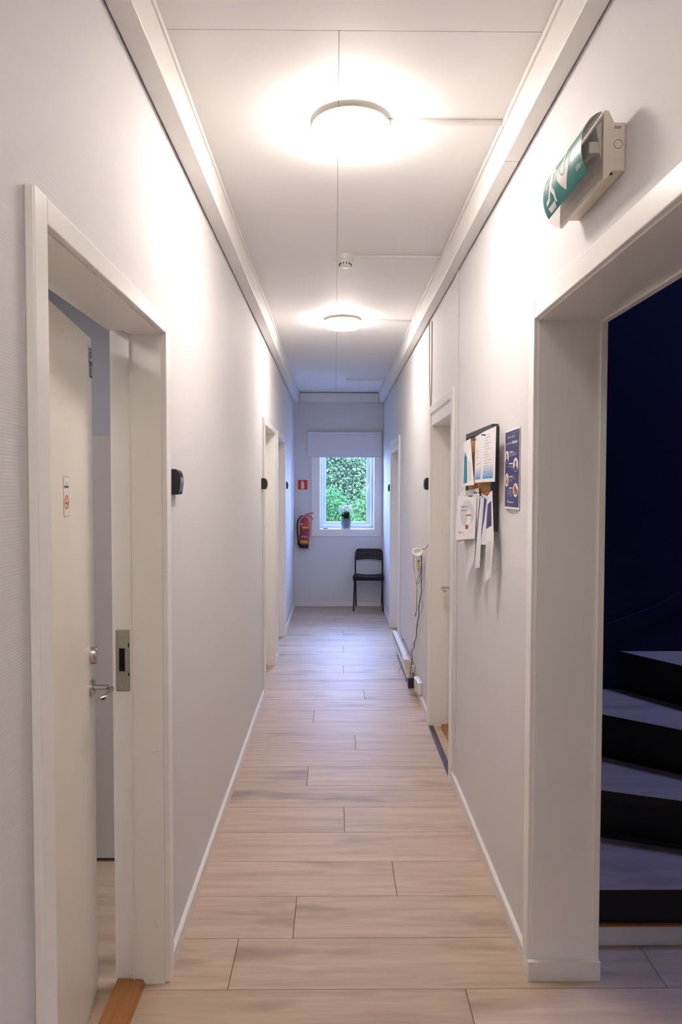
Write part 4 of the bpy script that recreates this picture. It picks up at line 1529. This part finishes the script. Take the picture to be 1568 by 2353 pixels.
push_pin(1114, 998, 0.594, 'pin_blue', 'blue push pin at the top of the two-column leaflet')
push_pin(1093, 1009, 0.594, 'pin_green', 'green push pin at the upper left of the board')
push_pin(1096, 1131, 0.592, 'pin_blue', 'blue push pin above the fire safety leaflet')
push_pin(1085, 1139, 0.580, 'pin_green', 'green push pin holding the fire safety leaflet')
push_pin(1123, 1133, 0.594, 'pin_red', 'red push pin over the lilac brochure')
push_pin(1102, 1136.5, 0.594, 'pin_white', 'white push pin between the lower leaflets')

# poster beside the board
po, pos_ = sheet('wall_poster', P(1160.5, 990, 0.631), P(1195.5, 977, 0.634), P(1193.5, 1170, 0.633), P(1159.5, 1166, 0.629), 0.004, 'paper',
                 'navy hygiene poster with four round pictures beside the notice board', 'poster', None)
decal('navy_field', [rect(0.05, 0.025, 0.97, 0.975)], pos_, 'navy_ink', po, 0.0005, 4)
text('lettering', 'Habits which', pos_, 0.46, 0.885, 0.056, 'grey_ink', po, 'CENTER', 0.0010, sx=1.75)
text('lettering', 'to prevent', pos_, 0.09, 0.812, 0.056, 'grey_ink', po, 'LEFT', 0.0010, sx=1.75)
text('lettering', 'infection', pos_, 0.545, 0.812, 0.056, 'paper', po, 'LEFT', 0.0011, sx=1.72, bold=0.0014)
decal('rule', [rect(0.10, 0.775, 0.93, 0.778), rect(0.10, 0.945, 0.93, 0.948)], pos_, 'lilac_ink', po, 0.0009, 2)
circ = [(0.19, 0.655, 'hair'), (0.78, 0.545, 'hair'), (0.21, 0.365, 'skin'), (0.80, 0.235, 'skin2')]
for (cu_, cv_, mm) in circ:
    pic = decal('round_picture', [ell(cu_, cv_, 0.145, 0.085, 24)], pos_, 'paper', po, 0.0009, 1)
    if mm == 'hair':
        decal('figure', [[(cu_ - 0.105, cv_ - 0.056), (cu_ + 0.105, cv_ - 0.056), (cu_ + 0.06, cv_ - 0.018), (cu_ - 0.06, cv_ - 0.018)], [(cu_ - 0.10, cv_ - 0.057), (cu_ - 0.05, cv_ - 0.078), (cu_ + 0.05, cv_ - 0.078), (cu_ + 0.10, cv_ - 0.057)]], pos_, 'navy_ink', pic, 0.0013)
        decal('face', [ell(cu_, cv_ + 0.005, 0.05, 0.030, 16)], pos_, 'skin2', pic, 0.0014)
        decal('hair', [ell(cu_, cv_ + 0.032, 0.045, 0.018, 14)], pos_, 'hair', pic, 0.0017)
    else:
        decal('hands', [[(cu_ - 0.10, cv_ - 0.05), (cu_ + 0.10, cv_ - 0.055), (cu_ + 0.125, cv_), (cu_ + 0.05, cv_ + 0.02), (cu_ - 0.02, cv_ + 0.07), (cu_ - 0.08, cv_ + 0.04)]], pos_, mm, pic, 0.0013)
        decal('shade', [[(cu_ - 0.08, cv_ - 0.04), (cu_ + 0.04, cv_ - 0.045), (cu_ + 0.02, cv_ - 0.01), (cu_ - 0.06, cv_ - 0.01)]], pos_, 'skin' if mm == 'skin2' else 'skin2', pic, 0.0016)
decal('print_heading', [rect(0.37, 0.705, 0.62, 0.718), rect(0.36, 0.56, 0.61, 0.573), rect(0.39, 0.398, 0.64, 0.411), rect(0.38, 0.255, 0.63, 0.268)], pos_, 'paper', po, 0.0009)
decal('print_lines', lines(0.37, 0.66, 0.69, [0.42, 0.46, 0.46], 0.007) + [rect(0.19, 0.53, 0.61, 0.537), rect(0.48, 0.508, 0.61, 0.515)] + [rect(0.39, 0.372, 0.80, 0.379), rect(0.39, 0.348, 0.60, 0.355)] +
      [rect(0.25, 0.225, 0.61, 0.232), rect(0.28, 0.204, 0.61, 0.211), rect(0.27, 0.183, 0.61, 0.190), rect(0.45, 0.160, 0.61, 0.167)], pos_, 'lilac_ink', po, 0.0009)
decal('emblem', [[(0.25, 0.105), (0.37, 0.105), (0.36, 0.085), (0.33, 0.075), (0.29, 0.08)], rect(0.42, 0.075, 0.48, 0.095), rect(0.49, 0.077, 0.70, 0.088)], pos_, 'grey_ink', po, 0.0009)

# ------------------------------------------------------------------ wall phone / alarm handset and cables
ph = empty('wall_handset', (XR, 4.83, 0.95))
tag(ph, 'white wall-hung handset with ring top and yellow buttons', 'handset')
rc_ = onx(960, 1267.5, 0.593)
ringpts = []
TIL = Matrix.Rotation(R(-38), 4, 'X')
for q in range(33):
    a = 2 * math.pi * q / 32
    ringpts.append(rc_ + (TIL.to_3x3() @ Vector((0.0365 * math.cos(a), 0.0365 * math.sin(a), 0))))
TILT = Matrix.Rotation(R(38), 4, 'X')
ringpts = [rc_ + (TILT.to_3x3() @ Vector((0.0365 * math.cos(2 * math.pi * q / 32), 0.0365 * math.sin(2 * math.pi * q / 32), 0))) for q in range(33)]
bm = add_tube(bmesh.new(), ringpts, 0.0042, 10, False)
link('cup_ring', bm, 'white_pl', ph, True)
bm = add_lathe(bmesh.new(), [(0.0365, 0.0), (0.030, -0.012), (0.018, -0.020), (0.0, -0.022)], 28, rc_, TILT, cap=False)
link('cup', bm, 'white_pl', ph, True)
btop, bbot = onx(962, 1276, 0.590), onx(963.5, 1322, 0.600)
bm = bmesh.new()
secs = [(btop + Vector((0, 0, 0.0)), 0.0225, 0.017), (btop * 0.8 + bbot * 0.2, 0.0215, 0.014), (btop * 0.4 + bbot * 0.6, 0.018, 0.012), (bbot, 0.012, 0.010)]
rings = []
for c, hx_, hy_ in secs:
    rings.append([bm.verts.new(c + Vector((hx_ * sx * (1 if abs(sy) < 0.9 else 0.75), hy_ * sy, 0))) for sx, sy in ((-1, -0.6), (-1, 0.6), (-0.7, 1), (0.7, 1), (1, 0.6), (1, -0.6), (0.7, -1), (-0.7, -1))])
for i in range(len(rings) - 1):
    for j in range(8):
        bm.faces.new((rings[i][j], rings[i][(j + 1) % 8], rings[i + 1][(j + 1) % 8], rings[i + 1][j]))
bm.faces.new(rings[0])
bm.faces.new(list(reversed(rings[-1])))
hbod = link('handset_body', bm, 'white_pl', ph, True)
for i in range(6):
    t = 0.26 + i * 0.09
    c = btop * (1 - t) + bbot * t
    hy_ = 0.0145 - 0.004 * t
    box('button', (c.x - 0.0062, c.y - hy_ - 0.002, c.z - 0.0048), (c.x + 0.0062, c.y - hy_ + 0.004, c.z + 0.0048), 'black' if i == 0 else 'yellow', hbod, 0.001)
box('wall_bracket', (0.618, btop.y + 0.004, bbot.z + 0.085), (XR - 0.0005, btop.y + 0.014, btop.z - 0.004), 'white_pl', ph, 0.003)


def cable(name, pix, X, r, mat, label, parent=None):
    pts = []
    for q in pix:
        pts.append(onx(q[0], q[1], q[2] if len(q) > 2 else X))
    o = tube(name, pts, r, mat, parent, 6)
    if parent is None:
        tag(o, label, 'cable', 'cables on the right wall')
    return o


cable('power_cable', [(969, 1275, 0.606), (969.5, 1290, 0.614), (970, 1320, 0.620), (969, 1345, 0.622), (970, 1360, 0.622), (966, 1378, 0.622), (963.5, 1398, 0.62), (964, 1412, 0.62), (960, 1435, 0.618), (958, 1463, 0.618),
                      (954, 1475, 0.616), (953.5, 1485, 0.615), (947.5, 1498, 0.612), (949, 1512, 0.612), (947, 1530, 0.603), (945, 1545, 0.590), (945, 1559, 0.583)], 0.61, 0.0034, 'cable_dk', 'dark power cable running from the wall handset down to the black adapter')
cable('handset_cord', [(964, 1320, 0.600), (959, 1338, 0.604), (961, 1341, 0.606), (966.5, 1333, 0.606), (966, 1322, 0.604), (968, 1308, 0.606), (970, 1290, 0.612)], 0.605, 0.0022, 'cable_dk', '', ph)
cable('pull_cord', [(952, 1275, 0.600), (951.5, 1300, 0.604), (955, 1322, 0.606), (958.5, 1343, 0.606), (958.8, 1380, 0.606), (958.2, 1402, 0.606), (955, 1412, 0.606), (955.5, 1415, 0.606), (958, 1408, 0.606)], 0.606, 0.0030, 'cable_gy', 'grey pull cord with white toggle hanging under the wall handset')
tg = onx(957, 1382.5, 0.604)
lt = lathe('cord_toggle', [(0, -0.009), (0.008, -0.009), (0.0095, 0), (0.008, 0.009), (0, 0.009)], 'white_pl', bpy.data.objects['pull_cord'], 14, tg, cap=False)
cable('thin_wire', [(961, 1365, 0.625), (967, 1375, 0.625), (974, 1390, 0.626), (969, 1405, 0.625), (964, 1414, 0.624), (957, 1464, 0.622), (950, 1478, 0.618), (944, 1492, 0.608), (935, 1505, 0.58), (923, 1532, 0.545), (914.5, 1555, 0.540), (915, 1575, 0.552), (921, 1584, 0.566), (934, 1586.5, 0.585)], 0.62, 0.0016, 'cable_gy', 'thin grey wire looping over the heater to the floor')
cable('signal_cable', [(985.5, 738, 0.632), (985.8, 800, 0.631), (986.5, 880, 0.631), (988.5, 931, 0.631), (987.5, 975, 0.630), (986.8, 1010, 0.630), (986.8, 1060, 0.631), (986.6, 1098, 0.632)], 0.631, 0.0030, 'cable_gy', 'grey cable from the right beam down to the card reader')
cable('signal_cable', [(991.5, 737, 0.633), (991.5, 800, 0.632), (991.2, 880, 0.632), (990.3, 931, 0.632)], 0.632, 0.0034, 'cable_gy', 'short grey cable from the right beam ending at the door casing')
cable('handset_lead', [(986.2, 1126, 0.632), (985.8, 1180, 0.632), (985.8, 1240, 0.631), (984, 1252, 0.629), (978.5, 1260, 0.622), (970, 1261.5, 0.610)], 0.631, 0.0024, 'cable_dk', 'dark lead from the card reader curving down into the handset')

# ------------------------------------------------------------------ panel heater, sockets
HY0, HY1 = 5.380, 6.500
ht = empty('panel_heater', (XR, (HY0 + HY1) / 2, 0.06))
tag(ht, 'low cream panel heater along the right wall', 'heater')
prof = [(0.618, 0.062), (0.576, 0.058), (0.566, 0.085), (0.566, 0.135), (0.552, 0.196), (0.560, 0.205), (0.590, 0.205), (0.618, 0.180)]
prism('casing', [(x, HY0 + 0.012, z) for x, z in prof], (0, HY1 - HY0 - 0.024, 0), 'white_pl', ht)
for ya_ in (HY0, HY1 - 0.012):
    prism('end_cap', [(x - 0.002 if x < 0.6 else x, ya_, z + (0.002 if z > 0.1 else -0.002)) for x, z in prof], (0, 0.012, 0), 'cream_pl', ht)
prism('air_slot', [(0.5555, HY0 + 0.25, 0.172), (0.5515, HY0 + 0.25, 0.191), (0.556, HY0 + 0.25, 0.191), (0.560, HY0 + 0.25, 0.172)], (0, HY1 - HY0 - 0.27, 0), 'dark_gap', ht)
for ya_ in (HY0 + 0.2, HY1 - 0.2):
    box('wall_bracket', (0.612, ya_, 0.08), (XR, ya_ + 0.03, 0.17), 'zinc', ht)
box('control_box', (0.606, HY0 - 0.05, 0.115), (0.632, HY0 - 0.004, 0.168), 'cream_pl', ht, 0.004)

sk = empty('wall_socket', (XR, 4.95, 0.06))
tag(sk, 'white double wall socket low on the right wall', 'socket')
box('socket_box', (0.604, 4.90, 0.068), (XR - 0.0003, 5.02, 0.158), 'white_pl', sk, 0.005)
box('socket_face', (0.598, 5.02, 0.074), (XR - 0.0003, 5.10, 0.152), 'cream_pl', sk, 0.005)
ad = empty('power_adapter', (0.58, 5.14, 0.07))
tag(ad, 'black power adapter plugged in beside the heater end', 'adapter')
box('adapter_body', (0.556, 5.102, 0.056), (0.600, 5.165, 0.138), 'black', ad, 0.004)
box('plug_face', (0.600, 5.108, 0.066), (0.612, 5.155, 0.128), 'black', ad, 0.002)
cable('socket_lead', [(949, 1577, 0.597), (944, 1580, 0.575), (941, 1584, 0.565), (945, 1587, 0.575), (952, 1585, 0.597)], 0.59, 0.0026, 'cable_wh', 'short white lead hanging below the wall socket')

# ------------------------------------------------------------------ stairs and stairwell
PVX, PVY = 2.08, 2.296
SX0, SYB = 0.849, 3.368
sr = empty('staircase', (1.4, 2.3, 0))
tag(sr, 'dark winding staircase with grey wood treads beyond the open doorway', 'staircase')
RISE = 0.190


def fan(angle):
    """point where the riser line at this angle from the pivot meets the outer walls"""
    a = R(angle)
    dx, dy = -math.cos(a), math.sin(a)
    t1 = (SX0 - PVX) / dx if dx < -1e-6 else 1e9
    t2 = (SYB - PVY) / dy if dy > 1e-6 else 1e9
    t = min(t1, t2)
    return Vector((PVX + dx * t, PVY + dy * t, 0))


angs = [0, 18.9, 37.7, 58.5, 76.0, 90.0]
corner = Vector((SX0, SYB, 0))
for i in range(5):
    z = RISE * (i + 1)
    a, b2 = fan(angs[i]), fan(angs[i + 1])
    poly = [Vector((PVX, PVY, 0)), a]
    if a.x <= SX0 + 1e-4 and b2.y >= SYB - 1e-4:
        poly.append(corner.copy())
    poly.append(b2)
    # nosing: move the front edge out by 40 mm
    nz_ = Vector((-math.sin(R(angs[i])), -math.cos(R(angs[i])), 0)) * 0.0
    an = R(angs[i])
    nrm = Vector((-math.sin(an) * 1.0, -math.cos(an), 0))
    front0, front1 = poly[0].copy(), poly[1].copy()
    tp = [front0, front1] + poly[2:] + [poly[0] + Vector((0.0, 0.0, 0))] if i > 0 else [poly[0] + nrm * 0.0, poly[1] + nrm * 0.0] + poly[2:]
    if i > 0:
        tp[1].x = max(tp[1].x, SX0)
    step = prism('tread', [(p.x, p.y, z - 0.002) for p in tp], (0, 0, 0.002), 'tread', sr)
    # dark nosing + body
    bm = bmesh.new()
    add_prism(bm, [(p.x, p.y, z - 0.040) for p in tp], (0, 0, 0.038))
    link('nosing', bm, 'riser', sr)
    add = bmesh.new()
    z0r = 0.0 if i == 0 else RISE * i - 0.001
    rp = [p.copy() for p in poly]
    if i > 0:
        rp[0] -= nrm * 0.042
        rp[1] -= nrm * 0.042
        rp[1].x = max(rp[1].x, SX0)
        rp[1].y = min(rp[1].y, SYB)
    add_prism(add, [(p.x, p.y, z0r) for p in rp], (0, 0, z - 0.040 - z0r))
    link('riser', add, 'riser', sr)
for i in range(5, 11):
    z = RISE * (i + 1)
    xa = PVX + 0.25 * (i - 5)
    prism('tread', [(xa - 0.04, PVY, z - 0.006), (xa + 0.25, PVY, z - 0.006), (xa + 0.25, SYB, z - 0.006), (xa - 0.04, SYB, z - 0.006)], (0, 0, 0.006), 'tread', sr)
    box('riser', (xa, PVY, RISE * i - 0.001), (xa + 0.25, SYB, z - 0.006), 'riser', sr)
bb_ = box('baseboard_stair', (SX0, 2.284, 0), (PVX, 2.2955, 0.066), 'base', None, 0.002)
tag(bb_, 'white baseboard at the foot of the dark staircase', 'baseboard', kind='structure')
prism('oak_edge', [(SX0, 2.2835, 0.066), (PVX, 2.2835, 0.066), (PVX, 2.2955, 0.066), (SX0, 2.2955, 0.066)], (0, 0, 0.006), 'thresh', bb_)
# stairwell shell
SZ = 5.2
w = box('wall_stair_left', (SX0 - 0.024, -0.6, 3.05), (SX0, SYB, SZ), 'navy')
tag(w, 'dark navy upper wall on the corridor side of the stairwell', 'wall', kind='structure')
bm = bmesh.new()
add_box(bm, (XRo, ROPEN[1] + LIN, 0), (SX0 - 0.001, SYB, 3.05))
add_box(bm, (XRo, ROPEN[0] - LIN, ROPEN[2] + LIN), (SX0 - 0.001, ROPEN[1] + LIN, 3.05))
add_box(bm, (XRo, -0.6, 0), (SX0 - 0.001, ROPEN[0] - LIN, 3.05))
w = link('wall_stair_inner', bm, 'navy')
tag(w, 'dark navy lower wall around the doorway inside the stairwell', 'wall', kind='structure')
w = box('wall_stair_back', (SX0 - 0.03, SYB + 0.003, 0), (3.75, SYB + 0.1, SZ), 'navy')
tag(w, 'dark navy back wall of the stairwell seen through the doorway', 'wall', kind='structure')
w = box('wall_stair_right', (3.65, -0.6, 0), (3.75, SYB, SZ), 'navy')
tag(w, 'dark navy right wall of the stairwell', 'wall', kind='structure')
w = box('wall_stair_front', (SX0 - 0.03, -0.7, 0), (3.75, -0.6, SZ), 'navy')
tag(w, 'dark navy front wall of the stair hall', 'wall', kind='structure')
w = box('wall_stair_side', (PVX, 2.20, 0), (3.65, 2.294, SZ), 'navy')
tag(w, 'dark navy wall along the straight upper flight', 'wall', kind='structure')
w = box('ceiling_stair', (SX0 - 0.03, -0.7, SZ), (3.75, SYB + 0.1, SZ + 0.1), 'navy')
tag(w, 'dark ceiling over the stairwell', 'ceiling', kind='structure')
# sloping dark skirting on the back wall
o = prism('trim_5', [(SX0 + 0.002, SYB - 0.010, 0.58), (1.60, SYB - 0.010, 0.92), (2.10, SYB - 0.010, 1.18), (2.10, SYB - 0.010, 1.27), (1.60, SYB - 0.010, 0.99), (SX0 + 0.002, SYB - 0.010, 0.71)], (0, 0.0098, 0), 'navy')
tag(o, 'dark sloping skirting along the stair back wall', 'skirting', kind='structure')

# ------------------------------------------------------------------ side room behind the ajar door
RX0, RY0, RY1, RZ = -3.2, -0.4, 3.4, 2.86
w = box('wall_room_far', (RX0, RY1, 0), (XLo, RY1 + 0.1, RZ), 'room')
tag(w, 'grey lilac wall of the side room above the tall cabinet', 'wall', kind='structure')
w = box('wall_room_left', (RX0 - 0.1, RY0, 0), (RX0, RY1 + 0.1, RZ), 'room')
tag(w, 'grey lilac outer wall of the side room', 'wall', kind='structure')
w = box('wall_room_near', (RX0, RY0 - 0.1, 0), (XLo, RY0, RZ), 'room')
tag(w, 'grey lilac near wall of the side room', 'wall', kind='structure')
cyf = onz(250, 1984, 0.0).y
ztop = ony(250, 1002, cyf).z
cb_ = empty('tall_cabinet', (-1.0, cyf + 0.2, 0))
tag(cb_, 'tall plain grey cabinet in the side room seen past the ajar door', 'cabinet')
box('cabinet_foot_shade', (-1.48, cyf + 0.03, 0.0), (-0.74, cyf + 0.42, 0.016), 'dark_gap', cb_)  # dark strip stands in for the shaded gap under the cabinet
box('cabinet_body', (-1.50, cyf + 0.019, 0.016), (-0.72, cyf + 0.45, ztop), 'cabinet', cb_, 0.002)
box('cabinet_door', (-1.499, cyf, 0.018), (-1.112, cyf + 0.018, ztop - 0.002), 'cabinet', cb_, 0.002)
box('cabinet_door', (-1.108, cyf, 0.018), (-0.721, cyf + 0.018, ztop - 0.002), 'cabinet', cb_, 0.002)
for xx in (-1.14, -1.08):
    tube('cabinet_handle', [(xx, cyf - 0.001, 0.95), (xx, cyf - 0.022, 0.96), (xx, cyf - 0.022, 1.06), (xx, cyf - 0.001, 1.07)], 0.004, 'chrome', cb_, 8)

# ------------------------------------------------------------------ outside: ground and shrubs
gr = box('ground', (-9, YE + 0.32, -0.5), (9, 22, -0.35), 'bounce_gravel')
tag(gr, 'pale gravel ground, unseen outside the end window, lightened to bounce daylight', 'ground', kind='structure')


def shrub(name, cx, cy, rx, ry, ztop_, nleaf, mat, label, seed, lsize=0.085, trunk=True):
    rr = random.Random(seed)
    t = empty(name, (cx, cy, -0.35))
    tag(t, label, 'shrub', 'shrubs outside the window')
    bm = bmesh.new()
    # clumps on a rounded column, leaves as sprays hanging outward
    nc = max(10, nleaf // 26)
    for c in range(nc):
        a = rr.uniform(math.pi, 2 * math.pi) if rr.random() < 0.8 else rr.uniform(0, math.pi)
        zz = rr.uniform(-0.3, ztop_)
        k_ = math.sqrt(max(0.08, 1 - max(0, (zz - (ztop_ - 0.9)) / 0.95) ** 2))
        q = rr.uniform(0.55, 1.0) * k_
        c0 = Vector((cx + rx * q * math.cos(a), cy + ry * q * math.sin(a), zz))
        out = Vector((math.cos(a) * 0.7, math.sin(a), 0.1)).normalized()
        for i in range(26):
            p = c0 + Vector((rr.gauss(0, 0.09), rr.gauss(0, 0.06), rr.gauss(0, 0.09)))
            d_ = (out + Vector((rr.uniform(-0.9, 0.9), rr.uniform(-0.5, 0.3), rr.uniform(-1.2, 0.5)))).normalized()
            add_leaf(bm, p, d_, Vector((rr.uniform(-0.5, 0.5), -0.6, 1)), lsize * rr.uniform(0.7, 1.35), lsize * rr.uniform(0.34, 0.55))
    o_ = link('foliage', bm, mat, t, recalc=False)
    o_['kind'] = 'stuff'
    bm = bmesh.new()
    for i in range(6):
        a = rr.uniform(0, 2 * math.pi)
        add_tube(bm, [(cx, cy, -0.36), (cx + 0.2 * rx * math.cos(a), cy + 0.2 * ry * math.sin(a), 0.5), (cx + 0.5 * rx * math.cos(a), cy + 0.4 * ry * math.sin(a), ztop_ * 0.8)], 0.03, 6, True, 0.008)
    link('branches', bm, 'bark', t, True)
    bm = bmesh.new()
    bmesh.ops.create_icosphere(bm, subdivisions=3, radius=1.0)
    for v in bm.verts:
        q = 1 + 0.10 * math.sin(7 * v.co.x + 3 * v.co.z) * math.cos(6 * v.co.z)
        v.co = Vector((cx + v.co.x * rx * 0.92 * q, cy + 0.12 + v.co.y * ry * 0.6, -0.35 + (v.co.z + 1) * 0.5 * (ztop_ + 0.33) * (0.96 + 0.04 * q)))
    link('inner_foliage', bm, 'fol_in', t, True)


shrub('shrub', -0.40, 11.35, 0.95, 0.30, 1.50, 13000, 'fol_a', 'deep green shrub at the lower left outside the window', 21, 0.046)
shrub('shrub', 0.95, 12.45, 0.80, 0.30, 1.52, 11000, 'fol_b', 'yellow green shrub at the lower right outside the window', 22, 0.048)
shrub('shrub', -0.30, 13.55, 1.2, 0.32, 2.75, 22000, 'fol_c', 'taller grey green shrub behind on the left outside the window', 23, 0.070)
shrub('shrub', 0.95, 14.7, 1.2, 0.32, 2.85, 22000, 'fol_c', 'taller grey green shrub behind on the right outside the window', 24, 0.075)
shrub('screen_tree', -3.05, 12.2, 1.5, 0.4, 5.0, 5200, 'fol_a', 'tall deep green tree added unseen past the left window edge to block sky light', 25, 0.12)  # added foliage screen, out of view, cuts low sky light on the walls
shrub('screen_tree', 3.75, 13.5, 1.5, 0.4, 5.0, 5200, 'fol_b', 'tall yellow green tree added unseen past the right window edge to block sky light', 26, 0.12)  # second added screen, unseen, holds back sky light from the other side
